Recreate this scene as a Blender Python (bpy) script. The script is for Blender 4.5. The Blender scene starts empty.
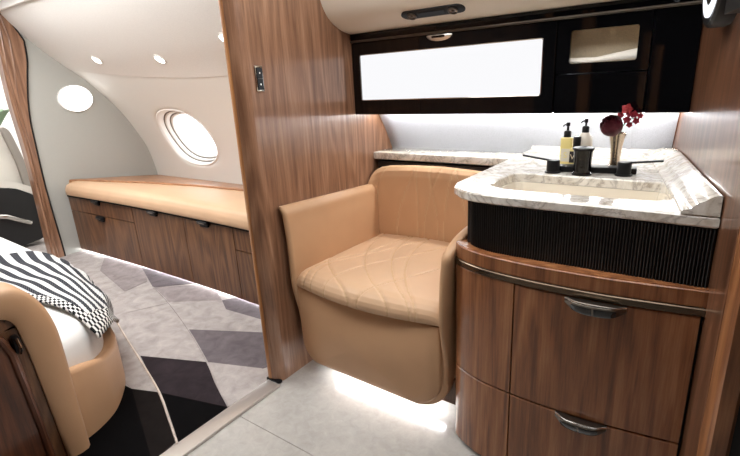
import bpy, bmesh, math, random
from mathutils import Vector, Matrix
from mathutils.geometry import tessellate_polygon
random.seed(7)
SC = bpy.context.scene
COL = SC.collection
PI = math.pi

# ------------------------------------------------------------------ materials
def srgb(r, g, b):
    def f(c):
        c /= 255.0
        return c / 12.92 if c <= .04045 else ((c + .055) / 1.055) ** 2.4
    return (f(r), f(g), f(b), 1)

class NT:
    def __init__(s, name):
        s.m = bpy.data.materials.new(name); s.m.use_nodes = True
        s.t = s.m.node_tree; s.n = s.t.nodes; s.l = s.t.links
        s.b = s.n['Principled BSDF']
        s.out = s.n['Material Output']
    def node(s, kind, **kw):
        n = s.n.new(kind)
        for k, v in kw.items():
            if k in n.inputs.keys(): n.inputs[k].default_value = v
            else: setattr(n, k, v)
        return n
    def link(s, a, b): s.l.new(a, b)
    def coords(s, scale=(1, 1, 1), rot=(0, 0, 0), kind='Object'):
        tc = s.node('ShaderNodeTexCoord'); mp = s.node('ShaderNodeMapping')
        mp.inputs['Scale'].default_value = scale; mp.inputs['Rotation'].default_value = rot
        s.link(tc.outputs[kind], mp.inputs['Vector']); return mp.outputs['Vector']
    def ramp(s, fac, stops):
        r = s.node('ShaderNodeValToRGB'); e = r.color_ramp.elements
        while len(e) < len(stops): e.new(.5)
        for q, (p, c) in zip(e, stops): q.position = p; q.color = c
        s.link(fac, r.inputs['Fac']); return r.outputs['Color']
    def noise(s, vec, scale, detail=3, rough=.55, dist=0):
        n = s.node('ShaderNodeTexNoise'); s.link(vec, n.inputs['Vector'])
        n.inputs['Scale'].default_value = scale; n.inputs['Detail'].default_value = detail
        n.inputs['Roughness'].default_value = rough; n.inputs['Distortion'].default_value = dist
        return n.outputs['Fac']
    def math(s, op, a, b=None):
        n = s.node('ShaderNodeMath', operation=op)
        for i, x in enumerate((a, b)):
            if x is None: continue
            if isinstance(x, (int, float)): n.inputs[i].default_value = x
            else: s.link(x, n.inputs[i])
        return n.outputs[0]
    def mix(s, fac, a, b, mode='MIX'):
        n = s.node('ShaderNodeMix', data_type='RGBA', blend_type=mode)
        for i, x in ((0, fac), (6, a), (7, b)):
            if isinstance(x, (int, float, tuple)): n.inputs[i].default_value = x
            else: s.link(x, n.inputs[i])
        return n.outputs[2]
    def bump(s, h, strength=.2, dist=.002):
        b = s.node('ShaderNodeBump'); b.inputs['Strength'].default_value = strength
        b.inputs['Distance'].default_value = dist
        s.link(h, b.inputs['Height']); s.link(b.outputs['Normal'], s.b.inputs['Normal'])
    def set(s, **kw):
        for k, v in kw.items():
            s.b.inputs[k.replace('_', ' ')].default_value = v
        return s

def plain(name, col, rough=.5, metal=0, coat=0, spec=.5, bump=0, bscale=300, emit=None):
    t = NT(name); t.set(Base_Color=col, Roughness=rough, Metallic=metal)
    t.b.inputs['Coat Weight'].default_value = coat; t.b.inputs['Coat Roughness'].default_value = .08
    t.b.inputs['Specular IOR Level'].default_value = spec
    if bump:
        t.bump(t.noise(t.coords(), bscale, 3), bump, .001)
    if emit:
        t.b.inputs['Emission Color'].default_value = emit[0]; t.b.inputs['Emission Strength'].default_value = emit[1]
    return t.m

def walnut(name, dark, mid, light, rough=.35, coat=.3, axis=2, coatr=.12, seed=0.0):
    t = NT(name)
    sc = [1, 1, 1]; sc[axis] = .045
    v = t.coords(tuple(sc))
    ad = t.node('ShaderNodeVectorMath', operation='ADD'); t.link(v, ad.inputs[0]); ad.inputs[1].default_value = (seed, seed * 1.7, seed * .3)
    v = ad.outputs[0]
    fine = t.noise(v, 190, 4, .7)
    mid_n = t.noise(v, 42, 5, .65, .8)
    sb = [1, 1, 1]; sb[axis] = .13
    vb = t.coords(tuple(sb)); ab = t.node('ShaderNodeVectorMath', operation='ADD'); t.link(vb, ab.inputs[0]); ab.inputs[1].default_value = (seed * .7, seed, seed * 1.3)
    big = t.noise(ab.outputs[0], 4.2, 2, .45, .25)
    rings = t.math('SINE', t.math('MULTIPLY', big, 88.0))
    rings = t.math('MULTIPLY', t.math('ADD', rings, 1.0), .5)
    streak = t.ramp(t.noise(v, 62, 3, .5, .3), [(.58, (0, 0, 0, 1)), (.70, (1, 1, 1, 1))])
    f = t.math('ADD', t.math('MULTIPLY', fine, .36), t.math('ADD', t.math('MULTIPLY', mid_n, .50), t.math('MULTIPLY', t.math('POWER', rings, 1.5), .14)))
    f = t.math('SUBTRACT', f, t.math('MULTIPLY', streak, .10))
    c = t.ramp(f, [(.33, dark), (.51, mid), (.70, light)])
    t.link(c, t.b.inputs['Base Color'])
    t.set(Roughness=rough)
    t.b.inputs['Coat Weight'].default_value = coat; t.b.inputs['Coat Roughness'].default_value = coatr
    t.bump(fine, .05, .001)
    return t.m

def leather(name, col, rough=.42):
    t = NT(name)
    v = t.coords()
    n = t.noise(v, 3.0, 3)
    c2 = tuple(x * .9 for x in col[:3]) + (1,)
    t.link(t.ramp(n, [(.35, c2), (.65, col)]), t.b.inputs['Base Color'])
    t.set(Roughness=rough); t.b.inputs['Specular IOR Level'].default_value = .35
    vo = t.node('ShaderNodeTexVoronoi'); vo.inputs['Scale'].default_value = 420
    t.link(v, vo.inputs['Vector'])
    t.bump(vo.outputs['Distance'], .12, .0006)
    return t.m

def marble(name):
    t = NT(name)
    v = t.coords()
    w = t.noise(v, 7, 5, .6, 2.2)
    a = t.math('ABSOLUTE', t.math('SUBTRACT', w, .5))
    veins = t.ramp(a, [(0.0, (1, 1, 1, 1)), (.035, (.25, .25, .25, 1)), (.10, (0, 0, 0, 1))])
    cl = t.noise(v, 16, 5, .65, .8)
    base = t.ramp(cl, [(.28, srgb(190, 179, 162)), (.43, srgb(224, 217, 205)), (.62, srgb(240, 236, 228))])
    c = t.mix(t.math('MULTIPLY', veins, .5), base, srgb(104, 88, 72))
    t.link(c, t.b.inputs['Base Color'])
    t.set(Roughness=.09); t.b.inputs['Coat Weight'].default_value = .5; t.b.inputs['Coat Roughness'].default_value = .03
    return t.m

def fabric(name, col, scale=900, rough=.9, var=.12, streak=None, bump=.15):
    t = NT(name)
    v = t.coords(streak or (1, 1, 1))
    n = t.noise(v, scale, 2, .6)
    lo = tuple(x * (1 - var) for x in col[:3]) + (1,); hi = tuple(min(1, x * (1 + var)) for x in col[:3]) + (1,)
    t.link(t.ramp(n, [(.3, lo), (.7, hi)]), t.b.inputs['Base Color'])
    t.set(Roughness=rough); t.b.inputs['Specular IOR Level'].default_value = .2
    t.bump(n, bump, .0008)
    return t.m

def carpet_mat(name, col):
    t = NT(name)
    v = t.coords()
    n = t.noise(v, 700, 2, .7); n2 = t.noise(v, 14, 4, .6, .5)
    lo = tuple(x * .72 for x in col[:3]) + (1,); hi = tuple(min(1, x * 1.25) for x in col[:3]) + (1,)
    f = t.math('ADD', t.math('MULTIPLY', n, .45), t.math('MULTIPLY', n2, .55))
    t.link(t.ramp(f, [(.35, lo), (.65, hi)]), t.b.inputs['Base Color'])
    t.set(Roughness=.95); t.b.inputs['Specular IOR Level'].default_value = .05
    t.b.inputs['Sheen Weight'].default_value = .0
    t.bump(n, .5, .003)
    return t.m

def tile_mat():
    t = NT('grey stone floor tile')
    v = t.coords()
    a = t.noise(v, 26, 6, .7, .6); b = t.noise(v, 5, 3, .5)
    f = t.math('ADD', t.math('MULTIPLY', a, .6), t.math('MULTIPLY', b, .4))
    c = t.ramp(f, [(.34, srgb(166, 162, 156)), (.5, srgb(178, 174, 168)), (.66, srgb(189, 185, 179))])
    t.link(c, t.b.inputs['Base Color']); t.set(Roughness=.2)
    t.b.inputs['Coat Weight'].default_value = .6; t.b.inputs['Coat Roughness'].default_value = .05
    return t.m

def throw_mat(border=False):
    t = NT('houndstooth border weave' if border else 'black and white striped weave')
    tc = t.node('ShaderNodeTexCoord'); sx = t.node('ShaderNodeSeparateXYZ'); t.link(tc.outputs['UV'], sx.inputs[0])
    u, w = sx.outputs[0], sx.outputs[1]
    if border:
        ch = t.node('ShaderNodeTexChecker'); ch.inputs['Scale'].default_value = 40
        t.link(tc.outputs['UV'], ch.inputs['Vector']); f = ch.outputs['Fac']
        c = t.ramp(f, [(.45, srgb(24, 24, 28)), (.55, srgb(226, 224, 220))])
    else:
        s = t.math('GREATER_THAN', t.math('SINE', t.math('MULTIPLY', u, 2 * PI * 12.5)), 0.0)
        # weft threads break each stripe into little blocks
        k = t.math('SINE', t.math('MULTIPLY', w, 2 * PI * 40)); k2 = t.math('SINE', t.math('MULTIPLY', u, 2 * PI * 50))
        kk = t.math('GREATER_THAN', t.math('MULTIPLY', k, k2), .12)
        dark = t.mix(kk, srgb(30, 31, 37), srgb(88, 89, 94)); lite = t.mix(kk, srgb(226, 225, 222), srgb(176, 176, 176))
        c = t.mix(s, dark, lite)
    t.link(c, t.b.inputs['Base Color']); t.set(Roughness=.95); t.b.inputs['Specular IOR Level'].default_value = .1
    return t.m

def emission(name, col, st):
    t = NT(name); e = t.node('ShaderNodeEmission'); e.inputs['Color'].default_value = col; e.inputs['Strength'].default_value = st
    t.link(e.outputs[0], t.out.inputs['Surface']); return t.m

def glass_mat():
    t = NT('clear window glass')
    a = t.node('ShaderNodeBsdfTransparent'); g = t.node('ShaderNodeBsdfGlossy'); g.inputs['Roughness'].default_value = .02
    m = t.node('ShaderNodeMixShader'); m.inputs[0].default_value = .05; t.link(a.outputs[0], m.inputs[1]); t.link(g.outputs[0], m.inputs[2])
    t.link(m.outputs[0], t.out.inputs['Surface']); return t.m

M = {}
M['wood'] = walnut('satin walnut panel', srgb(112, 78, 57), srgb(144, 105, 80), srgb(168, 130, 104), .34, .45, coatr=.16)
M['wood2'] = walnut('walnut cabinet front', srgb(104, 61, 35), srgb(148, 94, 57), srgb(178, 124, 82), .36, .35, seed=3.1)
M['wood3'] = walnut('dark walnut drawer front', srgb(76, 48, 30), srgb(110, 74, 48), srgb(138, 98, 66), .42, .2, seed=7.7)
M['wood_r'] = walnut('walnut side wall', srgb(82, 52, 36), srgb(114, 76, 54), srgb(142, 102, 76), .3, .5, coatr=.1, seed=5.2)
M['edge'] = walnut('light walnut edging', srgb(150, 98, 56), srgb(186, 128, 78), srgb(208, 152, 100), .4, .3, seed=1.4)
M['edge2'] = walnut('walnut post edging', srgb(118, 72, 42), srgb(150, 98, 60), srgb(176, 122, 80), .4, .3, seed=6.4)
M['wood_x'] = walnut('walnut ledge', srgb(140, 92, 58), srgb(172, 120, 80), srgb(196, 146, 104), .4, .3, axis=0, seed=2.2)
M['door_red'] = walnut('reddish walnut', srgb(66, 36, 22), srgb(98, 56, 34), srgb(124, 74, 46), .4, .3, seed=9.3)
M['tan'] = leather('tan leather', srgb(206, 164, 126))
M['tan2'] = leather('tan cushion leather', srgb(219, 182, 147))
M['seam'] = plain('tan seam thread', srgb(204, 168, 130), .6)
M['marble'] = marble('cream veined marble')
M['gloss'] = plain('black gloss lacquer', srgb(6, 6, 8), .04, 0, 0, .5)
M['black'] = plain('black matte metal', srgb(14, 14, 16), .42, spec=.3)
M['blackm'] = plain('black satin metal', srgb(28, 28, 31), .28, .6)
M['flute'] = walnut('ebony fluted wood', srgb(8, 7, 7), srgb(19, 16, 15), srgb(40, 33, 30), .4, .1, seed=4)
M['bronze'] = plain('bronze metal', srgb(116, 101, 86), .26, 1)
M['gun'] = plain('gunmetal', srgb(112, 104, 96), .28, .9)
M['chrome'] = plain('polished metal', srgb(200, 196, 190), .12, 1)
M['steel'] = plain('brushed steel', srgb(220, 214, 208), .28, .75)
M['silver'] = plain('hammered silver', srgb(190, 174, 156), .18, 1, bump=.5, bscale=60)
M['tile'] = tile_mat()
M['grout'] = plain('tile grout', srgb(140, 136, 130), .8)
M['cream'] = fabric('cream headliner fabric', srgb(226, 222, 216), 60, .85, .05, (1, 12, 12), .08)
M['soffit'] = plain('cream soffit leather', srgb(236, 226, 210), .55, bump=.03)
M['sidewall'] = plain('cream sidewall panel', srgb(230, 228, 222), .5)
M['white'] = plain('white paint', srgb(240, 238, 234), .6)
M['bulk'] = fabric('grey bulkhead fabric', srgb(178, 178, 172), 420, .9, .07)
M['backwall'] = fabric('pale silver wall fabric', srgb(178, 181, 188), 260, .55, .10, bump=.4)
M['c_light'] = carpet_mat('light taupe carpet', srgb(172, 164, 160))
M['c_mid'] = carpet_mat('mid taupe carpet', srgb(150, 140, 139))
M['c_grey'] = carpet_mat('mauve grey carpet', srgb(112, 104, 107))
M['c_dark'] = carpet_mat('charcoal carpet', srgb(50, 43, 46))
M['c_brown'] = carpet_mat('dark brown carpet', srgb(30, 26, 25))
M['c_black'] = carpet_mat('black carpet', srgb(12, 11, 12))
M['c_line'] = carpet_mat('cream carpet line', srgb(206, 192, 180))
M['sheet'] = fabric('white bed linen', srgb(236, 235, 232), 500, .85, .03)
M['throw'] = throw_mat(); M['throwb'] = throw_mat(True)
M['glass'] = glass_mat()
M['led'] = emission('white led strip', (1, .995, .985, 1), 56)
M['led_floor'] = emission('white floor led strip', (.97, .98, 1, 1), 32)
M['spot'] = emission('spotlight lens', (1, .97, .9, 1), 9)
M['lampdisc'] = emission('lamp diffuser', (1, .98, .95, 1), 3.5)
M['fill_glow'] = emission('added fill diffuser', (1, 1, .995, 1), 7.0)
M['fill_glow2'] = emission('bedroom added fill diffuser', (.985, .995, 1, 1), 10.5)
M['ring'] = emission('mirror ring light', (.92, .95, 1, 1), 1.3)
M['mirror_glow'] = emission('glowing mirror pane', (.98, .98, 1, 1), .98)  # emission standing in for the bright reflection in a mirror pane
M['ceramic'] = plain('cream ceramic', srgb(232, 222, 204), .12, 0, .5)
M['niche'] = fabric('tan speckled lining', srgb(206, 190, 164), 420, .9, .22)
M['towel'] = fabric('white towel', srgb(244, 238, 226), 500, .95, .05)
M['oil'] = plain('yellow soap', srgb(226, 210, 140), .12, 0, .5)
M['amber'] = plain('dark amber glass', srgb(52, 34, 26), .12, 0, .5)
M['label'] = plain('black paper label', srgb(30, 24, 24), .6)
M['labelw'] = plain('pale paper label', srgb(206, 200, 184), .6)
M['ink'] = plain('pale label ink', srgb(210, 190, 160), .6)
M['porcel'] = plain('white porcelain bottle', srgb(214, 206, 192), .25)
M['rose'] = plain('burgundy petals', srgb(78, 8, 28), .6)
M['orchid'] = plain('crimson orchid petals', srgb(132, 18, 40), .55)
M['orchid2'] = plain('coral petals', srgb(166, 50, 54), .55)
M['stem'] = plain('green stem', srgb(74, 96, 50), .6)
M['leaf'] = plain('green leaf', srgb(110, 136, 104), .5)
M['seatw'] = leather('white leather', srgb(232, 226, 216))
M['seatg'] = plain('grey seat shell', srgb(150, 142, 134), .6)
M['dark'] = plain('dark trim', srgb(26, 25, 26), .5)
M['darkwall'] = plain('charcoal panel', srgb(34, 31, 30), .7)
M['mirror'] = plain('mirror glass', srgb(220, 220, 222), .02, 1)
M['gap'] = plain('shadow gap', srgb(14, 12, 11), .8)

# ------------------------------------------------------------------ mesh helpers
class MB:
    def __init__(s): s.v = []; s.f = []; s.m = []; s.uv = {}
    def add(s, vs, fs, mi=0):
        o = len(s.v); s.v += [tuple(p) for p in vs]
        for q in fs: s.f.append(tuple(o + i for i in q)); s.m.append(mi)
        return s
    def box(s, x0, x1, y0, y1, z0, z1, mi=0, bev=0, seg=2, R=None):
        bm = bmesh.new(); bmesh.ops.create_cube(bm, size=1)
        for v in bm.verts:
            v.co = Vector(((x0 + x1) / 2 + v.co.x * (x1 - x0), (y0 + y1) / 2 + v.co.y * (y1 - y0), (z0 + z1) / 2 + v.co.z * (z1 - z0)))
        if bev: bmesh.ops.bevel(bm, geom=bm.edges[:], offset=bev, segments=seg, profile=.5, affect='EDGES')
        if R is not None:
            for v in bm.verts: v.co = R @ v.co
        bm.verts.index_update()
        s.add([v.co for v in bm.verts], [[v.index for v in f.verts] for f in bm.faces], mi); bm.free(); return s
    def grid(s, fn, nu, nv, mi=0, cu=False, uv=None):
        vs = []
        for j in range(nv + 1):
            for i in range(nu if cu else nu + 1):
                vs.append(fn(i / nu, j / nv))
        w = nu if cu else nu + 1
        fs = [(j * w + i, j * w + (i + 1) % w, (j + 1) * w + (i + 1) % w, (j + 1) * w + i) for j in range(nv) for i in range(nu)]
        return s.add(vs, fs, mi)
    def loft(s, rings, mi=0, caps=True):
        n = len(rings[0]); vs = [p for r in rings for p in r]
        fs = [(j * n + i, j * n + (i + 1) % n, (j + 1) * n + (i + 1) % n, (j + 1) * n + i) for j in range(len(rings) - 1) for i in range(n)]
        if caps:
            fs.append(tuple(range(n - 1, -1, -1))); k = (len(rings) - 1) * n; fs.append(tuple(k + i for i in range(n)))
        return s.add(vs, fs, mi)
    def lathe(s, prof, c, n=24, mi=0, ax=None):
        ax = ax or Matrix.Identity(3); c = Vector(c)
        rings = [[c + ax @ Vector((r * math.cos(2 * PI * i / n), r * math.sin(2 * PI * i / n), z)) for i in range(n)] for r, z in prof]
        return s.loft(rings, mi)
    def prism(s, poly, off, mi=0):
        n = len(poly); P = [Vector(p) for p in poly]; off = Vector(off)
        tri = tessellate_polygon([P])
        vs = P + [p + off for p in P]
        fs = [tuple(reversed(t)) for t in tri] + [tuple(i + n for i in t) for t in tri]
        fs += [(i, (i + 1) % n, n + (i + 1) % n, n + i) for i in range(n)]
        return s.add(vs, fs, mi)
    def tube(s, path, r, n=8, mi=0, sx=1.0):
        P = [Vector(p) for p in path]; rings = []; prev = None
        for i, p in enumerate(P):
            t = (P[min(i + 1, len(P) - 1)] - P[max(i - 1, 0)]).normalized()
            a = prev or (Vector((0, 0, 1)) if abs(t.z) < .9 else Vector((1, 0, 0)))
            b = t.cross(a).normalized(); a = b.cross(t).normalized(); prev = a
            rr = r(i / max(1, len(P) - 1)) if callable(r) else r
            rings.append([p + (b * math.cos(2 * PI * k / n) * sx + a * math.sin(2 * PI * k / n)) * rr for k in range(n)])
        return s.loft(rings, mi)
    def sphere(s, c, r, n=12, mi=0, sc=(1, 1, 1)):
        pr = [(r * math.sin(PI * k / n) + 1e-5, -r * math.cos(PI * k / n)) for k in range(n + 1)]
        A = Matrix.Diagonal(Vector(sc)); return s.lathe(pr, c, n * 2, mi, A)

ROOT = {}
def mesh(name, mb, mats, angle=35, closed=True, loc=None):
    me = bpy.data.meshes.new(name)
    L = Vector(loc) if loc is not None else Vector((0, 0, 0))
    me.from_pydata([Vector(p) - L for p in mb.v], [], mb.f)
    mats = mats if isinstance(mats, (list, tuple)) else [mats]
    for m in mats: me.materials.append(M[m])
    me.polygons.foreach_set('material_index', mb.m)
    bm = bmesh.new(); bm.from_mesh(me)
    if name == 'wall_back': bmesh.ops.remove_doubles(bm, verts=bm.verts[:], dist=1e-4)
    if closed or name == 'wall_back': bmesh.ops.recalc_face_normals(bm, faces=bm.faces[:])
    for f in bm.faces: f.smooth = True
    bm.to_mesh(me); bm.free()
    me.set_sharp_from_angle(angle=math.radians(angle))
    me.update()
    return me

def obj(name, mb, mats, parent=None, loc=None, angle=35, closed=True, label=None):
    """One mesh object; coordinates in mb are world metres. A child sits in its thing's frame."""
    if parent is not None:
        r = parent
        while r.parent is not None: r = r.parent
        L = ROOT[r.name]
    else:
        L = Vector(loc) if loc is not None else Vector((0, 0, 0))
    o = bpy.data.objects.new(name, mesh(name, mb, mats, angle, closed, L)); COL.objects.link(o)
    if parent is not None: o.parent = parent
    else: o.location = L; ROOT[o.name] = L
    if label: o['label'] = label
    return o

def tag(o, label, cat, group=None, kind=None):
    o['label'] = label; o['category'] = cat
    if group: o['group'] = group
    if kind: o['kind'] = kind
    return o

def thing(name, loc, label, cat, group=None):
    o = bpy.data.objects.new(name, None); COL.objects.link(o); o.location = loc; o.empty_display_size = .05
    ROOT[o.name] = Vector(loc); return tag(o, label, cat, group)

def struct(name, mb, mats, angle=35, closed=True, parent=None, label=None, cat=None):
    o = obj(name, mb, mats, parent, angle=angle, closed=closed)
    if parent is None:
        o['kind'] = 'structure'; o['label'] = label; o['category'] = cat
    return o

def lerp(a, b, t): return a + (b - a) * t
def interp(tab, x):
    if x <= tab[0][0]: return tab[0][1]
    for (a, fa), (b, fb) in zip(tab, tab[1:]):
        if x <= b: return lerp(fa, fb, (x - a) / (b - a))
    return tab[-1][1]
def catmull(P, n=8, closed=False):
    P = [Vector(p) for p in P]; out = []; N = len(P)
    rng = range(N if closed else N - 1)
    for i in rng:
        g = (lambda k: P[k % N]) if closed else (lambda k: P[max(0, min(N - 1, k))])
        a, b, c, d = g(i - 1), g(i), g(i + 1), g(i + 2)
        for k in range(n):
            t = k / n
            out.append(.5 * ((2 * b) + (c - a) * t + (2 * a - 5 * b + 4 * c - d) * t * t + (3 * b - a - 3 * c + d) * t ** 3))
    if not closed: out.append(P[-1])
    return out
def offset2(path, d):
    """offset an open plan path sideways by d (to the left of travel)"""
    out = []
    for i, p in enumerate(path):
        a = Vector(path[max(0, i - 1)][:2]); b = Vector(path[min(len(path) - 1, i + 1)][:2])
        t = (b - a).normalized(); out.append((p[0] - t.y * d, p[1] + t.x * d))
    return out

# ------------------------------------------------------------------ camera
cam = bpy.data.objects.new('camera', bpy.data.cameras.new('camera')); COL.objects.link(cam)
cam.data.sensor_width = 36; cam.data.lens = 469.03 / 740 * 36; cam.data.clip_start = .02; cam.data.clip_end = 100
RM = ((0.8167315, 0.57473268, -0.05130303), (0.13088887, -0.271124, -0.95360363), (-0.56197665, 0.77212313, -0.29666162))
cam.matrix_world = Matrix(((RM[0][0], -RM[1][0], -RM[2][0], 0), (RM[0][1], -RM[1][1], -RM[2][1], 0), (RM[0][2], -RM[1][2], -RM[2][2], 1.25), (0, 0, 0, 1)))
SC.camera = cam

# ================================================================== SETTING
XP0, XP1 = -1.47, -1.40            # partition between bedroom and lavatory
XB = -4.24                         # bedroom bulkhead
def wall_x(y): return .048 - .176 * (y - 1.269)   # lavatory right wall (slightly splayed)

# --- tiles
mb = MB()
mb.box(-1.42, .95, -.7, 2.3, -.03, -.002, 1)
xs = [-1.42, -.45, .95]; ys = [-.7, .05, .947, 1.85, 2.3]
for i in range(len(xs) - 1):
    for j in range(len(ys) - 1):
        mb.box(xs[i] + .001, xs[i + 1] - .001, ys[j] + .001, ys[j + 1] - .001, -.01, 0, 0, .0012, 1)
struct('floor', mb, ['tile', 'grout'], label='grey stone tile floor of the lavatory', cat='floor')

# --- bedroom carpet with its diamond pattern (one mesh)
mb = MB()
mb.box(-6.8, -1.455, -.7, 2.45, -.03, .002, 0)
pats = [
 ('c_dark', [(-2.173, .978), (-1.828, 1.119), (-1.464, .956), (-1.813, .859)]),
 ('c_black', [(-1.813, .859), (-1.464, .956), (-1.456, .70), (-1.47, .72)]),
 ('c_brown', [(-1.945, .808), (-1.813, .859), (-1.475, .725), (-1.456, .60), (-1.50, .62)]),
 ('c_black', [(-2.08, .80), (-1.945, .808), (-1.48, .625), (-1.456, .2), (-1.9, .2)]),
 ('c_light', [(-2.50, 1.06), (-2.436, 1.041), (-1.813, .859), (-1.945, .808), (-2.12, .835), (-2.3, .84)]),
 ('c_light', [(-2.436, 1.041), (-2.195, 1.266), (-1.828, 1.119), (-2.173, .978)]),
 ('c_light', [(-1.828, 1.119), (-1.553, 1.221), (-1.456, 1.20), (-1.456, .952), (-1.464, .956)]),
 ('c_grey', [(-2.195, 1.266), (-1.807, 1.453), (-1.50, 1.52), (-1.456, 1.40), (-1.553, 1.221), (-1.828, 1.119)]),
 ('c_mid', [(-2.924, 1.495), (-2.60, 1.73), (-2.33, 1.60), (-2.614, 1.41)]),
 ('c_light', [(-2.614, 1.41), (-2.33, 1.60), (-2.206, 1.532), (-1.899, 1.552), (-1.807, 1.453), (-2.195, 1.266)]),
 ('c_grey', [(-2.33, 1.60), (-2.25, 1.72), (-1.7, 1.8), (-1.899, 1.552), (-2.206, 1.532)]),
 ('c_light', [(-3.035, 1.361), (-2.927, 1.475), (-2.606, 1.399), (-2.708, 1.205)]),
 ('c_mid', [(-3.938, 1.68), (-3.34, 1.68), (-3.062, 1.533), (-3.035, 1.361), (-3.601, 1.472)]),
 ('c_grey', [(-3.34, 1.655), (-3.2, 1.75), (-2.65, 1.75), (-2.924, 1.495)]),
]
names = ['c_light', 'c_mid', 'c_grey', 'c_dark', 'c_brown', 'c_black', 'c_line']
for i, (c, poly) in enumerate(pats):
    z = .0035 + i * .00012
    mb.prism([(x, y, -.01) for x, y in poly], (0, 0, .01 + z), names.index(c))
ln = catmull([(-2.7, 1.12, .006), (-2.436, 1.041, .006), (-2.1, .945, .006), (-1.813, .859, .006), (-1.6, .775, .006), (-1.455, .715, .006)], 6)
mb.tube(ln, .005, 6, 6)
ln = catmull([(-2.924, 1.495, .005), (-2.614, 1.41, .005), (-2.195, 1.266, .005), (-1.828, 1.119, .005), (-1.64, 1.03, .005), (-1.464, .956, .005)], 6)
mb.tube(ln, .004, 6, 0)
struct('floor_carpet', mb, names, label='bedroom carpet with a pattern of grey, charcoal and black diamonds', cat='carpet')

# --- metal threshold strip
mb = MB(); mb.box(-1.462, -1.385, -.7, 1.175, -.01, .008, 0, .004, 2); mb.box(-1.392, -1.384, -.7, 1.175, -.01, .011, 0, .002, 1)
struct('trim_1', mb, 'steel', label='brushed steel threshold strip between carpet and tiles', cat='threshold')

# --- fuselage profile of the bedroom (Y, z): ceiling edge down to floor
PROF = [(1.47, 1.885), (1.485, 1.863), (1.6, 1.715), (1.803, 1.526), (1.995, 1.362), (2.198, 1.129), (2.334, .896), (2.40, .732), (2.44, .498), (2.45, .25), (2.44, -.02)]
PZ = sorted([(z, y) for y, z in PROF])
PS = catmull([(y, z, 0) for y, z in PROF], 6)
PZS = sorted([(p.y, p.x) for p in PS])
def wy(z): return interp(PZS, z)
def seam_z(x): return interp([(-4.3, 1.475), (-3.9, 1.42), (-3.35, 1.365), (-2.8, 1.335), (-2.3, 1.335), (-1.4, 1.36)], x)
# sidewall with an oval window opening
WX, WZ, WA, WB = -3.52, .885, .335, .245
X0, X1, Z0, Z1 = -4.0, -3.04, .56, 1.23
def sw(x, z, d=0.0):
    return (x, wy(z) + d, z)
NXP, NZP = 16, 12
XL = [lerp(-4.28, X0, i / 6) for i in range(6)] + [lerp(X0, X1, i / NXP) for i in range(NXP)] + [lerp(X1, XP0, i / 20) for i in range(21)]
ZL = [lerp(-.02, Z0, i / 14) for i in range(14)] + [lerp(Z0, Z1, i / NZP) for i in range(NZP)] + [lerp(Z1, 1.5, i / 8) for i in range(9)]
mb = MB(); nx = len(XL)
fs = []
for j in range(len(ZL) - 1):
    for i in range(nx - 1):
        if 6 <= i < 6 + NXP and 14 <= j < 14 + NZP: continue
        fs.append((j * nx + i, j * nx + i + 1, (j + 1) * nx + i + 1, (j + 1) * nx + i))
mb.add([sw(x, z) for z in ZL for x in XL], fs)
BP = [(lerp(X0, X1, i / NXP), Z0) for i in range(NXP)] + [(X1, lerp(Z0, Z1, i / NZP)) for i in range(NZP)] + [(lerp(X1, X0, i / NXP), Z1) for i in range(NXP)] + [(X0, lerp(Z1, Z0, i / NZP)) for i in range(NZP)]
NB = len(BP)
def swr(u, v):
    bx, bz = BP[round(u * NB) % NB]; a = math.atan2((bz - WZ) / WB, (bx - WX) / WA); c, q = math.cos(a), math.sin(a)
    e = (abs(c) ** 2.3 + abs(q) ** 2.3) ** (-1 / 2.3)
    d = .012 * max(0, (v - .75) / .25) ** 2
    return sw(lerp(bx, WX + e * c * WA, v), lerp(bz, WZ + e * q * WB, v), d)
mb.grid(swr, NB, 10, cu=True)
wb = struct('wall_back', mb, 'sidewall', closed=False, label='cream curved cabin sidewall with an oval window above the long divan', cat='wall')
so = wb.modifiers.new('thick', 'SOLIDIFY'); so.thickness = .01; so.offset = 0
# raised outline of the window panel
mb = MB()
pl = [(-2.0, 1.285), (-2.8, 1.29), (-3.6, 1.28), (-3.93, 1.24), (-4.03, 1.08), (-4.02, .9), (-3.95, .72), (-3.86, .6)]
mb.tube([sw(p.x, p.y, -.001) for p in catmull([(x, z, 0) for x, z in pl], 10)], .0028, 6)
struct('panel_moulding', mb, 'sidewall', parent=wb)

# window: stepped reveal rings, shade track and pane
def oval(sx, sz, dep, n=64):
    out = []
    for i in range(n):
        a = 2 * PI * i / n; c, s = math.cos(a), math.sin(a); e = (abs(c) ** 2.3 + abs(s) ** 2.3) ** (-1 / 2.3)
        z = WZ + e * s * sz
        x, y, z = sw(WX + e * c * sx, z)
        out.append((x, y + dep, z + dep * .10))
    return out
win = bpy.data.objects.new('window_1', None); COL.objects.link(win); win['kind'] = 'structure'; win['label'] = 'oval cabin window in the curved sidewall'; win['category'] = 'window'
ROOT[win.name] = Vector((0, 0, 0))
mb = MB(); mb.loft([oval(WA + .006, WB + .006, .006), oval(WA - .008, WB - .008, -.004), oval(WA - .02, WB - .02, .01), oval(WA - .022, WB - .022, .05)], 0, False)
obj('window_frame', mb, 'white', win, closed=False)
mb = MB(); mb.loft([oval(WA - .026, WB - .026, .050), oval(WA - .04, WB - .04, .055), oval(WA - .042, WB - .042, .085)], 0, False)
mb.loft([oval(WA - .018, WB - .018, .046), oval(WA - .03, WB - .03, .049)], 1, False)
mb.loft([oval(WA - .038, WB - .038, .083), oval(WA - .05, WB - .05, .087)], 1, False)
mb.loft([oval(WA - .046, WB - .046, .088), oval(WA - .06, WB - .06, .092), oval(WA - .062, WB - .062, .125)], 0, False)
obj('shade_track', mb, ['white', 'gun'], win, closed=False)
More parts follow.
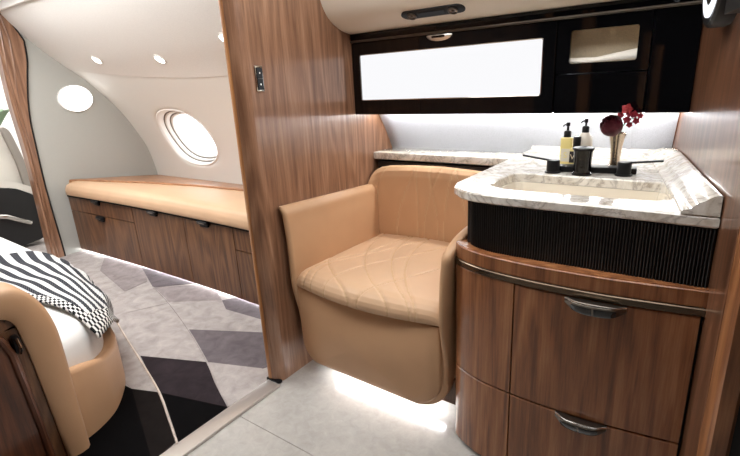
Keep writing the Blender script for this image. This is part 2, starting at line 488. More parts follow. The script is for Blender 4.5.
mb = MB(); mb.loft([oval(WA - .058, WB - .058, .118), oval(WA - .058, WB - .058, .122)], 0, True)
obj('pane', mb, 'glass', win)

# curved headliner above the seam, with its bright lip, and the flat lit ceiling
mb = MB()
def hl(u, v):
    x = lerp(-4.27, XP0, u); z = lerp(seam_z(x), 1.885, v); return (x, wy(z) - .012, z)
mb.grid(hl, 40, 24)
def lip(u, v):
    x = lerp(-4.27, XP0, u); z = seam_z(x); y = wy(z); return (x, y - .012 + .016 * v, z - .006 * math.sin(v * PI) + .006 * v)
mb.grid(lip, 40, 4)
struct('ceiling', mb, 'cream', closed=False, label='cream curved headliner over the bedroom divan', cat='ceiling')
mb = MB()
mb.box(-6.8, .9, -.75, 1.50, 1.95, 1.98, 0)
mb.box(-6.8, XP0, 1.44, 1.46, 1.86, 1.95, 0)
mb.box(XP0, .9, 1.50, 2.3, 1.95, 1.98, 0)
struct('ceiling_panel', mb, 'white', label='flat white ceiling over the aisle', cat='ceiling')

# --- bedroom bulkhead (left wall) with its wavy doorway edge
JIN = [(1.475, 1.90), (1.57, 1.70), (1.578, 1.645), (1.568, 1.53), (1.545, 1.433), (1.508, 1.254), (1.488, 1.10), (1.482, .958), (1.474, .565), (1.485, .1), (1.485, -.02)]
JOUT = [(1.455, 1.90), (1.425, 1.70), (1.412, 1.573), (1.402, 1.26), (1.412, .891), (1.409, .499), (1.40, .127), (1.40, -.02)]
jin = [(p.x, p.y) for p in catmull([(a, b, 0) for a, b in JIN], 6)]
jout = [(p.x, p.y) for p in catmull([(a, b, 0) for a, b in JOUT], 6)]
mb = MB()
poly = [(XB, y + .004, z) for y, z in jin] + [(XB, 2.46, -.02), (XB, 2.46, .5)] + [(XB, wy(z) + .01, z) for z in (.73, .9, 1.0, 1.13, 1.25, 1.36, 1.45, 1.53, 1.62, 1.715, 1.79, 1.863, 1.9)]
mb.prism(poly, (-.06, 0, 0))
struct('wall_left', mb, 'bulk', label='grey fabric bulkhead at the head of the divan', cat='wall')
mb = MB()
mb.prism([(XB + .012, y, z) for y, z in jin] + [(XB + .012, y, z) for y, z in reversed(jout)], (-.085, 0, 0), 0)
for d, r in ((.012, .009), (.034, .008)):
    mb.tube([(XB + .014, lerp(b[0], interp(sorted((z, y) for y, z in jin), b[1]), d / .075), b[1]) for b in jout], r, 8, 0)
mb.tube([(XB + .012, y + .006, z) for y, z in jin], .006, 6, 1)
struct('trim_2', mb, ['wood', 'gap'], label='wavy walnut jamb of the cabin doorway left of the grey bulkhead', cat='door frame')

# --- partition with light nosing
prof_l = [(1.655, 1.95), (1.655, 1.60), (1.72, 1.51), (1.84, 1.465), (1.87, 1.45), (1.89, 1.12), (2.064, 1.095), (2.12, 1.01), (2.168, .925), (2.20, .86), (2.25, .5), (2.25, 0)]
mb = MB()
mb.box(XP0 + .002, XP1, 1.225, 1.80, -.01, 1.96, 0)
mb.loft([[(XP0 + .028, 1.18, z), (XP0 + .042, 1.183, z), (XP1 - .012, 1.196, z), (XP1 - .003, 1.208, z), (XP1, 1.226, z), (XP0 + .028, 1.226, z)] for z in (0, .6, 1.2, 1.96)], 0)
mb.prism([(XP0 + .002, 1.79, 0), (XP0 + .002, 2.26, 0), (XP0 + .002, 2.24, .80), (XP0 + .002, 2.19, .92), (XP0 + .002, 2.075, 1.085), (XP0 + .002, 2.06, 1.11), (XP0 + .002, 2.06, 1.95), (XP0 + .002, 1.79, 1.95)], (XP1 - XP0 - .002, 0, 0), 0)
struct('wall_divider', mb, 'wood', label='walnut partition between the bedroom and the lavatory seat', cat='partition')
mb = MB()
nose = [(XP0 - .004, 1.225), (XP0 - .006, 1.20), (XP0 - .002, 1.186), (XP0 + .010, 1.177), (XP0 + .020, 1.176), (XP0 + .0275, 1.179), (XP0 + .0275, 1.225)]
mb.loft([[(x, y, z) for x, y in nose] for z in (0, .012, .5, 1.0, 1.5, 1.95)], 0)
struct('trim_3', mb, 'edge', label='rounded light walnut nosing on the partition edge', cat='trim')
mb = MB(); mb.box(XP0 - .002, XP1 + .004, 1.172, 1.2, 0, .014, 0, .003, 1)
struct('trim_4', mb, 'blackm', label='dark metal shoe under the partition nosing', cat='trim')

# --- lavatory back wall (upholstered, follows the fuselage)
BW = [(2.056, 1.97), (2.056, 1.11), (2.064, 1.095), (2.12, 1.015), (2.168, .93), (2.20, .86), (2.25, .5), (2.25, 0)]
mb = MB()
mb.grid(lambda u, v: (lerp(XP1, .0, u), interp(sorted((z, y) for y, z in BW), lerp(0, 1.97, v)), lerp(0, 1.97, v)), 20, 60)
wl = struct('wall_lavatory', mb, 'backwall', closed=False, label='silver padded wall between the countertop and the black wall cabinet', cat='wall')
so = wl.modifiers.new('thick', 'SOLIDIFY'); so.thickness = .02; so.offset = 0
mb = MB()
mb.prism([(-.262, 2.058, 1.10), (-.248, 2.058, 1.10), (-.246, 2.16, .925), (-.260, 2.16, .925)], (0, -.006, 0))
struct('panel_joint', mb, 'backwall', parent=wl)

# --- right wall, its front trim and the dark return
mb = MB()
mb.prism([(wall_x(1.12), 1.12, 0), (wall_x(2.35), 2.35, 0), (wall_x(2.35) + .06, 2.35, 0), (wall_x(1.12) + .05, 1.12, 0)], (0, 0, 1.95))
struct('wall_right', mb, 'wood_r', label='dark walnut wall right of the vanity', cat='wall')
mb = MB()
tp = [(wall_x(1.12), 1.125), (wall_x(1.085) - .001, 1.085), (wall_x(1.06) + .0, 1.06), (wall_x(1.055) + .006, 1.052), (.118, 1.052), (.124, 1.06), (.124, 1.125)]
mb.loft([[(x, y, z) for x, y in tp] for z in (0, .5, 1, 1.5, 1.95)])
struct('trim_5', mb, 'edge2', label='light walnut end post of the right wall', cat='trim')
mb = MB(); mb.box(.124, .95, 1.07, 1.11, 0, 1.95)
struct('wall_return', mb, 'darkwall', label='dark panel beyond the right wall post', cat='wall')
# dark slim post where the right wall meets the padded wall
mb = MB(); mb.prism([(-.092, 2.05, 1.095), (-.078, 2.05, 1.095), (-.094, 2.15, .93), (-.108, 2.15, .93)], (0, -.012, 0))
struct('trim_6', mb, 'door_red', label='thin dark walnut corner strip behind the countertop', cat='trim')

# --- soffit above the wall cabinet
SF = [(1.875, 1.464), (1.84, 1.465), (1.78, 1.478), (1.715, 1.51), (1.67, 1.56), (1.645, 1.63), (1.632, 1.75), (1.625, 1.96)]
sfc = catmull([(y, z, 0) for y, z in SF], 6)
mb = MB(); mb.grid(lambda u, v: (lerp(XP1 - .01, .12, u), *sfc[round(v * (len(sfc) - 1))][:2]), 10, len(sfc) - 1)
s = struct('ceiling_soffit', mb, 'soffit', closed=False, label='cream curved soffit over the lavatory seat', cat='ceiling')

# --- the far side behind the camera, ends of the cabin
mb = MB(); mb.box(-6.8, .95, -.75, -.7, 0, 1.95, 0)
struct('wall_front', mb, 'wood3', label='walnut cabin wall across the aisle', cat='wall')
mb = MB(); mb.box(-1.3, .95, -.69, -.66, 0, 1.94, 0); mb.box(-.93, -.84, -.66, -.60, 0, 1.94, 1); mb.box(-.49, -.43, -.66, -.60, 0, 1.50, 1); mb.box(-.40, -.35, -.66, -.60, 0, 1.40, 1)
struct('door_1', mb, ['darkwall', 'edge'], label='dark door with walnut jambs across the aisle', cat='door')
mb = MB(); mb.box(.9, .95, -.7, 1.1, 0, 1.95)
struct('wall_galley', mb, 'darkwall', label='dark wall at the end of the lavatory aisle', cat='wall')
mb = MB(); mb.box(-6.8, -6.75, -.7, 2.6, 0, 1.95); mb.box(-6.8, XB - .06, 2.5, 2.55, 0, 1.95)
struct('wall_far', mb, 'white', label='white wall of the next cabin seen through the doorway', cat='wall')

# ================================================================== LIGHT FITTINGS AND ADDED FILL PANELS
def fill_panel(x0, x1, y0, y1, z, label, mat='fill_glow', group=None):  # unseen glowing panels, added under the ceiling to brighten the rooms
    t = thing('fill_panel', ((x0 + x1) / 2, (y0 + y1) / 2, z - .01), label, 'fill light', group)
    a = MB(); a.box(x0, x1, y0, y1, z - .012, z - .004, 0); obj('diffuser', a, mat, t)
    a = MB()
    for b in ((x0 - .02, x1 + .02, y0 - .02, y0), (x0 - .02, x1 + .02, y1, y1 + .02), (x0 - .02, x0, y0, y1), (x1, x1 + .02, y0, y1)):
        a.box(*b, z - .018, z - .001, 0, .003, 1)
    obj('frame', a, 'white', t); return t
fill_panel(-1.2, .3, .75, 1.4, 1.95, 'wide fill panel added on the ceiling above the lavatory floor')
fill_panel(-3.9, -1.75, .5, 1.25, 1.95, 'long fill panel added on the ceiling above the bed', 'fill_glow2')
fill_panel(-6.3, -4.7, .4, 1.9, 1.95, 'fill panel added on the ceiling of the next cabin beyond the doorway')

def spot(x, z, label):
    y = wy(z) - .012
    n = Vector((0, wy(z + .02) - wy(z - .02), .04)).normalized()      # tangent in YZ
    nrm = Vector((0, -n.z, n.y)); tx = Vector((1, 0, 0))
    A = Matrix((tx, n, nrm)).transposed()
    t = thing('reading_spotlight', (x, y, z), label, 'spotlight', 'round spotlights in the headliner')
    a = MB(); a.lathe([(.001, .001), (.034, .001), (.034, .006), (.001, .006)], (x, y, z), 24, 0, A); obj('lens', a, 'spot', t)
    a = MB(); a.lathe([(.034, -.002), (.043, -.002), (.043, .003), (.034, .006)], (x, y, z), 24, 0, A); obj('bezel', a, 'sidewall', t)
spot(-3.68, 1.505, 'round headliner spotlight nearest the grey bulkhead')
spot(-2.97, 1.463, 'middle one of the three round headliner spotlights')
spot(-2.215, 1.517, 'round headliner spotlight half hidden by the partition edge')

t = thing('wall_lamp', (XB, 1.853, 1.245), 'round glowing wall lamp on the grey bulkhead', 'lamp')
A = Matrix(((0, 0, 1), (1.28, 0, 0), (0, 1, 0)))
a = MB(); a.lathe([(.001, 0), (.100, 0), (.100, .012), (.094, .018), (.001, .020)], (XB + .004, 1.853, 1.245), 40, 0, A); obj('diffuser', a, 'lampdisc', t)
a = MB(); a.lathe([(.100, -.004), (.106, -.004), (.106, .008), (.100, .012)], (XB + .004, 1.853, 1.245), 40, 0, A); obj('rim', a, 'white', t)

# ================================================================== DIVAN
t = thing('divan', (-2.85, 1.9, 0), 'long built-in divan with walnut drawers and a tan leather cushion under the oval window', 'divan')
DX0, DX1 = XB + .012, XP0 - .002
def dy(x): return 1.62 + .035 * math.sin(PI * max(0, min(1, (x - DX0) / (DX1 - DX0)))) 
N = 36
def dfront(z0, z1, x0, x1, d, th):
    r = []
    n = max(2, int((x1 - x0) / .06))
    for i in range(n + 1):
        x = lerp(x0, x1, i / n); y = dy(x) + d
        r.append([(x, y, z0), (x, y, z1), (x, y + th, z1), (x, y + th, z0)])
    return r
mb = MB(); mb.loft(dfront(.022, .485, DX0, DX1, .012, .55), 0); obj('carcass', mb, 'gap', t)
g = .003
cells = [('drawer', DX0, -3.303, .365, .480), ('drawer', DX0, -3.303, .022, .365), ('door', -3.303, -2.69, .022, .480), ('door', -2.69, -2.187, .022, .480), ('drawer', -2.187, DX1, .348, .480), ('drawer', -2.187, DX1, .022, .348)]
hand = {0: (-3.774, .474), 1: (-3.757, .345), 2: (-3.018, .474), 3: (-2.452, .474), 4: (-1.76, .478), 5: (-1.76, .33)}
def pull(x, y, z, w, h, d, mat, parent, yfun=None):
    """crescent finger pull: flat top lip with a rounded scoop below"""
    a = MB(); n = 14; R = []
    for i in range(n + 1):
        q = i / n; xx = x + (q - .5) * w; k = math.sqrt(max(0.02, 1 - (2 * q - 1) ** 4)); yy = yfun(xx) if yfun else y
        R.append([(xx, yy, z + h * .5), (xx, yy - d * k, z + h * .5 - .002), (xx, yy - d * k, z + h * .5 - .2 * h), (xx, yy - d * k * .55, z + h * .5 - h * k * .8), (xx, yy, z + h * .5 - h * k)])
    a.loft(R, 0); return obj('handle', a, mat, parent)
for i, (nm, x0, x1, z0, z1) in enumerate(cells):
    mb = MB(); mb.loft(dfront(z0 + g, z1 - g, x0 + g, x1 - g, 0, .016), 0)
    p = obj(nm, mb, 'wood3', t)
    hx, hz = hand[i]; a = MB(); yy = dy(hx)
    a.box(hx - .052, hx + .052, yy - .030, yy + .002, hz - .006, hz + .020, 0, .010, 3); a.box(hx - .040, hx + .040, yy - .018, yy + .002, hz - .022, hz - .002, 0, .008, 3)
    a.box(hx - .03, hx + .03, yy - .0315, yy - .028, hz + .004, hz + .009, 1, .001, 1); obj('handle', a, ['black', 'gun'], p)
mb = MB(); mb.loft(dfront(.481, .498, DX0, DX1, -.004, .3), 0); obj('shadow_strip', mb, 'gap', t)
def pipe_y(x): return interp([(-4.24, 1.66), (-4.10, 1.715), (-3.823, 1.786), (-3.417, 1.885), (-2.918, 1.973), (-2.485, 2.0), (-1.4, 2.02)], x)
mb = MB()
def cush(u, v):
    x = lerp(DX0, DX1, u)
    e = max(0.0, 1 - (x - DX0) / .07); dr = e * e
    yf = dy(x) - .035 + .05 * dr; yb = pipe_y(x) + .01; top = .604 - .05 * dr
    P = [(yf + .02, .499), (yf + .004, .505), (yf, .525), (yf + .003, .555), (yf + .018, .585), (yf + .05, .601), (lerp(yf, yb, .4), .607), (lerp(yf, yb, .8), .604), (yb - .012, .600), (yb, .585), (yb, .50)]
    k = v * (len(P) - 1); i = min(int(k), len(P) - 2); f = k - i
    y = lerp(P[i][0], P[i + 1][0], f); z = lerp(P[i][1], P[i + 1][1], f)
    if z > .51: z = .51 + (z - .51) * (1 - .45 * dr)
    return (x, y, z)
mb.grid(cush, 60, 30)
obj('seat_cushion', mb, 'tan2', t, closed=False, angle=60)
mb = MB()
def ledge(u, v):
    x = lerp(DX0, DX1, u); yb = pipe_y(x); y1 = wy(.5) - .004
    P = [(yb - .004, .50), (yb - .008, .607), (yb - .002, .613), (yb + .02, .612), (lerp(yb, y1, .5), .565), (y1, .512), (y1, .47)]
    k = v * (len(P) - 1); i = min(int(k), len(P) - 2); f = k - i
    return (x, lerp(P[i][0], P[i + 1][0], f), lerp(P[i][1], P[i + 1][1], f))
mb.grid(ledge, 50, 12); obj('back_ledge', mb, 'wood_x', t, closed=False)
mb = MB()
mb.loft([[(lerp(DX0, DX1, i / 30), dy(lerp(DX0, DX1, i / 30)) + y, z) for y, z in ((.03, .012), (.03, .02), (.06, .02), (.06, .012))] for i in range(31)], 0)
obj('light_strip', mb, 'led_floor', t)

# ================================================================== BED
bt = thing('bed', (-2.7, .6, 0), 'low bed with white linen and a tan leather surround at the left edge', 'bed')
foot = [(-1.80, .30), (-1.785, .50), (-1.790, .565), (-1.812, .624), (-1.838, .669), (-1.870, .707), (-1.933, .761), (-2.01, .814), (-2.10, .858), (-2.20, .890), (-2.37, .935), (-2.7, 1.0), (-3.2, 1.05), (-4.0, 1.06)]
fp = [(p.x, p.y) for p in catmull([(a, b, 0) for a, b in foot], 6)]
def rimz(i): return interp([(0, .32), (.15, .30), (.3, .27), (.5, .22), (.6, .21), (1, .205)], i / (len(fp) - 1))
mb = MB(); ring = []
fin = offset2(fp, .07); fin2 = offset2(fp, .02); fout = offset2(fp, -.004)
for i, p in enumerate(fp):
    z = rimz(i)
    ring.append([(*p, .0), (*p, .08), (*p, z - .02), (*offset2(fp, .006)[i], z - .006), (*fin2[i], z), (*fin[i], z - .012), (*fin[i], 0)])
mb.loft(ring, 0); obj('leather_base', mb, 'tan', bt, angle=50)
mf = offset2(fp, .05)
mp = mf + [(-4.0, -.5), (-1.83, -.5), (-1.83, .2)]
MT = .40
mb = MB()
mpl = [Vector((x, y, 0)) for x, y in mp]; cen = Vector((-2.9, .25, 0))
rings = []
for k, (s_, z) in enumerate(((.0, .12), (.0, .30), (.004, .345), (.018, .375), (.045, .393), (.09, .40))):
    rings.append([tuple(lerp(p, cen, s_ / max(.3, (p - cen).length)) + Vector((0, 0, z))) for p in mpl])
mb.loft(rings, 0); obj('mattress', mb, 'sheet', bt, angle=60)
# footboard: leather arch, recessed walnut door with latch
arch_o = catmull([(.537, .0, 0), (.537, .20, 0), (.537, .42, 0), (.531, .52, 0), (.510, .60, 0), (.470, .665, 0), (.41, .69, 0), (.30, .695, 0), (-.1, .695, 0), (-.6, .695, 0)], 6)
arch_i = catmull([(.462, .0, 0), (.452, .20, 0), (.440, .42, 0), (.432, .50, 0), (.424, .56, 0), (.402, .592, 0), (.36, .60, 0), (.27, .602, 0), (-.1, .602, 0), (-.6, .602, 0)], 6)
mb = MB(); R = []
for o_, i_ in zip(arch_o, arch_i):
    m_ = (o_ + i_) / 2
    R.append([(-1.86, o_.x, o_.y), (-1.745, o_.x, o_.y), (-1.73, lerp(o_.x, i_.x, .16), lerp(o_.y, i_.y, .16)), (-1.726, m_.x, m_.y), (-1.73, lerp(o_.x, i_.x, .88), lerp(o_.y, i_.y, .88)), (-1.738, i_.x, i_.y), (-1.78, i_.x, i_.y)])
mb.loft(R, 0); fb = obj('footboard', mb, 'tan', bt, angle=50)
mb = MB(); R = []
for i_ in arch_i: R.append([(-1.775, i_.x, i_.y), (-1.748, i_.x, i_.y), (-1.746, i_.x - .045 * (1 if i_.y < .59 else .2), i_.y - (.0 if i_.y < .56 else .05)), (-1.775, i_.x - .045 * (1 if i_.y < .59 else .2), i_.y - (.0 if i_.y < .56 else .05))])
mb.loft(R, 0); obj('recess_lining', mb, 'wood3', fb)
mb = MB()
mb.prism([(-1.76, .41, 0), (-1.76, .388, .50), (-1.76, .36, .555), (-1.76, -.6, .555), (-1.76, -.6, 0)], (.03, 0, 0), 0)
dr = obj('panel_door', mb, 'door_red', bt)
mb = MB(); mb.tube([(-1.728, .414, .0), (-1.728, .402, .3), (-1.728, .392, .48), (-1.728, .374, .54), (-1.728, .33, .56), (-1.728, -.6, .56)], .012, 8); obj('edge_trim', mb, 'door_red', dr)
mb = MB(); mb.box(-1.745, -1.712, .400, .420, .475, .535, 0, .006, 2); mb.tube([(-1.71, .41, .53), (-1.70, .412, .50), (-1.712, .41, .475)], .004, 8, 1)
obj('latch', mb, ['black', 'chrome'], bt)

# ---- throw draped over the bed corner
def nearest(p):
    best = None
    for i in range(len(mf) - 1):
        a, b = Vector(mf[i]), Vector(mf[i + 1]); d = b - a
        t_ = max(0, min(1, (p - a).dot(d) / max(d.length_squared, 1e-9))); q = a + d * t_
        s_ = (p - q).length
        if best is None or s_ < best[0]: best = (s_, q, Vector((d.y, -d.x)).normalized())
    return best
def inside(p):
    s_, q, n = nearest(p); return (p - q).dot(n) < 0
def drape(x, y, u, v, lift=0.0):
    p = Vector((x, y)); s_, q, n = nearest(p)
    top = MT + .012 + lift
    wr = .007 * math.sin(9 * u + 5 * v) + .005 * math.sin(17 * u - 11 * v + 1) 
    sgn = (p - q).dot(n)
    if sgn < 0:
        e = max(0, 1 + sgn / .09)
        z = top - .028 * e * e + wr * .8
        return (x, y, z)
    n2 = (p - q).normalized() if s_ > 1e-6 else n
    d = s_; bulge = .03 + .014 * math.sin(min(d / .25, 1) * PI) + .012 * math.sin(22 * u + 3) * min(1, d / .08) + .05 * min(1, d / .2)
    z = top - .028 - d
    return (q.x + n2.x * bulge * min(1, d / .03) , q.y + n2.y * bulge * min(1, d / .03), z + wr * .5)
# flat corners of the cloth (before it hangs): A near-left, B far-left, C far-right, D near-right
CA, CB, CC, CD = Vector((-3.3, .30)), Vector((-3.10, 1.16)), Vector((-2.22, 1.06)), Vector((-1.86, .69))
def flat(u, v):
    a = CA.lerp(CD, u); b = CB.lerp(CC, u); p = a.lerp(b, v)
    bend = .10 * math.sin(PI * u) * (1 - v)
    return p.x, p.y + bend
mb = MB(); NU, NV = 90, 44; uvs = []
vs = []; fs = []
for j in range(NV + 1):
    for i in range(NU + 1):
        u, v = i / NU, j / NV; x, y = flat(u, v); vs.append(drape(x, y, u, v)); uvs.append((v * .95 + .42 * u, u * 1.6))
for j in range(NV):
    for i in range(NU):
        a = j * (NU + 1) + i; mi = 1 if (i >= NU - 6 or j < 4) else 0
        fs.append(((a, a + 1, a + NU + 2, a + NU + 1), mi))
mb.v = vs; mb.f = [f for f, m in fs]; mb.m = [m for f, m in fs]
th = obj('throw_blanket', mb, ['throw', 'throwb'], closed=False, loc=(-2.4, .85, .4), angle=80)
tag(th, 'black and white woven throw with striped pattern draped over the bed corner', 'blanket')
ul = th.data.uv_layers.new(name='UVMap')
for lp in th.data.loops: ul.data[lp.index].uv = uvs[lp.vertex_index]
so = th.modifiers.new('thick', 'SOLIDIFY'); so.thickness = .008; so.offset = 1

# ================================================================== SEAT IN THE NEXT CABIN
t = thing('cabin_seat', (-5.0, 1.5, 0), 'white leather cabin seat with a dark console seen through the doorway', 'seat')
mb = MB(); bp_ = catmull([(1.10, .45, 0), (1.12, .62, 0), (1.20, .80, 0), (1.33, .96, 0), (1.45, 1.06, 0), (1.53, 1.05, 0), (1.555, .98, 0), (1.57, .80, 0), (1.60, .58, 0), (1.59, .45, 0)], 5)
mb.prism([(-5.05, p.x, p.y) for p in bp_], (.10, 0, 0)); obj('backrest', mb, 'seatw', t)
mb = MB(); mb.prism([(-4.94, p.x, p.y) for p in catmull([(1.50, 1.02, 0), (1.55, 1.01, 0), (1.585, .85, 0), (1.625, .60, 0), (1.63, .50, 0), (1.565, .50, 0), (1.545, .75, 0)], 5, True)], (.05, 0, 0)); obj('seat_shell', mb, 'seatg', t)
mb = MB(); mb.loft([[(-4.9 + dx, y, z) for dx, y, z in ((0, y, z0), (.10, y, z0), (.10, y, z1), (0, y, z1))] for y, z0, z1 in ((.9, .60, .70), (1.3, .58, .66), (1.48, .52, .58), (1.58, .45, .52), (1.635, .37, .42))], 0); obj('armrest', mb, 'seatw', t)
mb = MB(); mb.prism([(-4.92, p.x, p.y) for p in catmull([(.8, .56, 0), (1.34, .56, 0), (1.52, .49, 0), (1.59, .40, 0), (1.575, .20, 0), (1.54, .05, 0), (.8, .05, 0)], 4, True)], (.12, 0, 0)); c = obj('console', mb, 'dark', t)
mb = MB(); mb.tube([(-4.79, 1.25, .335), (-4.775, 1.33, .315), (-4.775, 1.46, .235), (-4.79, 1.49, .22)], .022, 10); obj('handle', mb, 'chrome', c)
mb = MB(); mb.box(-5.1, -4.95, .8, 1.58, .0, .10, 0, .01, 2); obj('plinth', mb, 'seatw', t)
t = thing('potted_plant', (-5.9, 1.72, .0), 'green-leaved plant behind the white cabin seat', 'plant')
mb = MB()
for k in range(9):
    a = k * 2.4; L = .30 + .05 * (k % 3); w = .05
    def lf(u, v, a=a, L=L, w=w): 
        r = u * L; ww = w * math.sin(PI * min(1, u * .95 + .04)); s_ = (v - .5) * 2 * ww
        return (-5.9 + math.cos(a) * r - math.sin(a) * s_, 1.72 + math.sin(a) * r + math.cos(a) * s_, .90 + .28 * math.sin(u * 2.0) - .25 * abs(v - .5) * w)
    mb.grid(lf, 10, 4)
obj('foliage', mb, 'leaf', t, closed=False)
mb = MB(); mb.lathe([(.07, 0), (.11, .84), (.12, .92), (.10, .92), (.08, .84)], (-5.9, 1.72, 0), 20); obj('planter', mb, 'white', t)

# ================================================================== LAVATORY SEAT
t = thing('lavatory_seat', (-1.0, 1.6, 0), 'tan leather lavatory seat with quilted cushion between partition and vanity', 'seat')
SX0, SX1 = -1.372, -.655
def pdist(px, py, path):
    b = 9
    for (ax, ay), (bx, by) in zip(path, path[1:]):
        dx, dy_ = bx - ax, by - ay; q = max(0, min(1, ((px - ax) * dx + (py - ay) * dy_) / (dx * dx + dy_ * dy_ + 1e-12)))
        b = min(b, math.hypot(px - ax - dx * q, py - ay - dy_ * q))
    return b
def sm(P, n=6): return [(p.x, p.y) for p in catmull([(a, b, 0) for a, b in P], n)]
CS = [sm(L) for L in (
 [(-1.345, 1.684), (-1.328, 1.5), (-1.19, 1.357), (-1.073, 1.274), (-0.954, 1.2)],
 [(-1.319, 1.955), (-1.263, 1.731), (-1.149, 1.528), (-1.011, 1.372), (-0.883, 1.274), (-0.781, 1.2)],
 [(-1.152, 1.971), (-1.109, 1.717), (-1.003, 1.515), (-0.884, 1.367), (-0.782, 1.276), (-0.718, 1.2)],
 [(-1.054, 1.956), (-1.027, 1.742), (-0.952, 1.542), (-0.852, 1.384), (-0.764, 1.286), (-0.696, 1.2)],
 [(-1.268, 1.2), (-1.315, 1.394), (-1.284, 1.523), (-1.211, 1.647), (-1.182, 1.811), (-1.164, 1.95)],
 [(-1.22, 1.2), (-1.277, 1.398), (-1.245, 1.51), (-1.193, 1.604), (-1.126, 1.745), (-1.053, 1.93)],
 [(-1.165, 1.2), (-1.155, 1.362), (-1.109, 1.503), (-1.036, 1.62), (-0.983, 1.72), (-0.937, 1.842), (-.88, 1.95)],
 [(-1.02, 1.2), (-0.974, 1.281), (-0.927, 1.392), (-0.869, 1.516), (-0.826, 1.624), (-.77, 1.8)])]
cx0, cx1 = -1.356, -.662
def fr_y(x):  # bowed seat front in plan
    q = (x - cx0) / (cx1 - cx0); return 1.300 - .045 * math.sin(PI * max(0, min(1, q))) - .012 * q
mb = MB()
def cushion(u, v):
    x = lerp(cx0, cx1, u); yf = fr_y(x); yb = 1.935
    P = [(yf + .04, .431), (yf + .006, .434), (yf - .001, .444), (yf - .003, .458), (yf + .001, .471), (yf + .012, .484), (yf + .030, .493), (yf + .06, .499)] + [(lerp(yf + .06, yb, k / 14), .499 - .012 * k / 14) for k in range(1, 15)]
    k = v * (len(P) - 1); i = min(int(k), len(P) - 2); f = k - i
    y = lerp(P[i][0], P[i + 1][0], f); z = lerp(P[i][1], P[i + 1][1], f)
    if v > .12:
        edge = min(1, min(u, 1 - u) / .06); z -= .014 * (1 - edge) ** 2
        z += .014 * math.sin(PI * u) * min(1, (v - .12) / .2)
    gd = min(pdist(x, y, c) for c in CS)
    gr = .0055 * math.exp(-(gd / .0055) ** 2) - .0016 * math.exp(-(gd / .03) ** 2)
    if v < .2: y += gr * .7
    z -= gr * min(1, v / .2)
    return (x, y, z)
mb.grid(cushion, 150, 130)
mb.m = [1 if min(pdist(sum(mb.v[i][0] for i in f) / 4, sum(mb.v[i][1] for i in f) / 4, c) for c in CS) < .0026 else 0 for f in mb.f]
obj('seat_cushion', mb, ['tan2', 'seam'], t, closed=False, angle=75)

BS = [sm(L) for L in (
 [(-1.354, .66), (-1.337, .763), (-1.29, .85)], [(-1.232, .45), (-1.232, .521), (-1.215, .634), (-1.177, .733), (-1.122, .86)],
 [(-1.112, .45), (-1.112, .527), (-1.109, .646), (-1.118, .769), (-1.118, .86)], [(-1.0, .45), (-1.0, .522), (-1.007, .626), (-1.034, .736), (-1.049, .86)],
 [(-1.077, .45), (-1.077, .522), (-1.069, .619), (-1.039, .735), (-.984, .86)], [(-.969, .45), (-.969, .527), (-.967, .631), (-.952, .743), (-.921, .86)],
 [(-.84, .45), (-.848, .56), (-.858, .634), (-.874, .711), (-.9, .806), (-.93, .86)])]
mb = MB()
bx0, bx1 = -1.392, -.66
def back(u, v):
    x = lerp(bx0, bx1, u)
    top = interp([(-1.392, .765), (-1.385, .795), (-1.368, .820), (-1.34, .834), (-1.28, .845), (-1.15, .853), (-1.0, .855), (-.85, .848), (-.7, .836), (-.66, .828)], x)
    wrap = .05 * max(0, 1 - (x - bx0) / .05) ** 2
    y0 = 1.925 - wrap * .6
    P = [(y0 + .015, .44), (y0 + .004, .50), (y0 + .006, .60), (y0 + .010, top - .10), (y0 + .008, top - .05), (y0 + .014, top - .022), (y0 + .030, top - .005), (y0 + .050, top), (y0 + .065, top - .012), (y0 + .068, top - .06), (y0 + .068, .6)]
    k = v * (len(P) - 1); i = min(int(k), len(P) - 2); f = k - i
    y = lerp(P[i][0], P[i + 1][0], f); z = lerp(P[i][1], P[i + 1][1], f)
    if v < .72:
        gd = min(pdist(x, z, c) for c in BS)
        y += .005 * math.exp(-(gd / .005) ** 2) - .0015 * math.exp(-(gd / .03) ** 2)
    return (x, y, z)
mb.grid(back, 140, 70)
mb.m = [1 if k < 140 * 50 and min(pdist(sum(mb.v[i][0] for i in f) / 4, sum(mb.v[i][2] for i in f) / 4, c) for c in BS) < .0024 else 0 for k, f in enumerate(mb.f)]
obj('backrest', mb, ['tan', 'seam'], t, closed=False, angle=75)

def arm(prof, th, yf, yb, side):
    """flared side panel; prof = list of (x, z, forward shift)"""
    m_ = MB(); R = []
    for x, z, s_ in prof:
        y0 = yf + s_; r = th / 2
        y1 = yb
        ring = []
        for k in range(7):
            a = PI * k / 6
            ring.append((x + r * math.cos(a) * 1.0, y0 + r - r * math.sin(a) * 1.0, z))
        q_ = max(0, min(1, (z - .5) / .28)); zz = z - .036 * q_ * q_
        ring += [(x - r, y1, zz), (x + r, y1, zz)]
        R.append(ring)
    top = prof[-1]
    # round the top edge
    R.append([(lerp(px, top[0], .45), py, pz + th * .28) for px, py, pz in R[-1]])
    m_.loft(R, 0); return m_
PL = [(-1.360, .20, .035), (-1.360, .30, .03), (-1.358, .44, .0), (-1.358, .56, 0), (-1.361, .65, 0), (-1.366, .71, .0), (-1.368, .755, -.004), (-1.380, .778, -.006)]
pls = [(p.x, p.y, p.z) for p in catmull(PL, 4)]
obj('armrest', arm(pls, .030, 1.285, 1.94, -1), 'tan', t, angle=60)
PR = [(-.652, .20, .04), (-.651, .30, .035), (-.647, .46, .0), (-.642, .60, .0), (-.634, .68, .0), (-.625, .735, .0), (-.603, .770, -.0), (-.572, .792, -.0), (-.558, .797, 0)]
prs = [(p.x, p.y, p.z) for p in catmull(PR, 4)]
arm_r = MB(); R = []
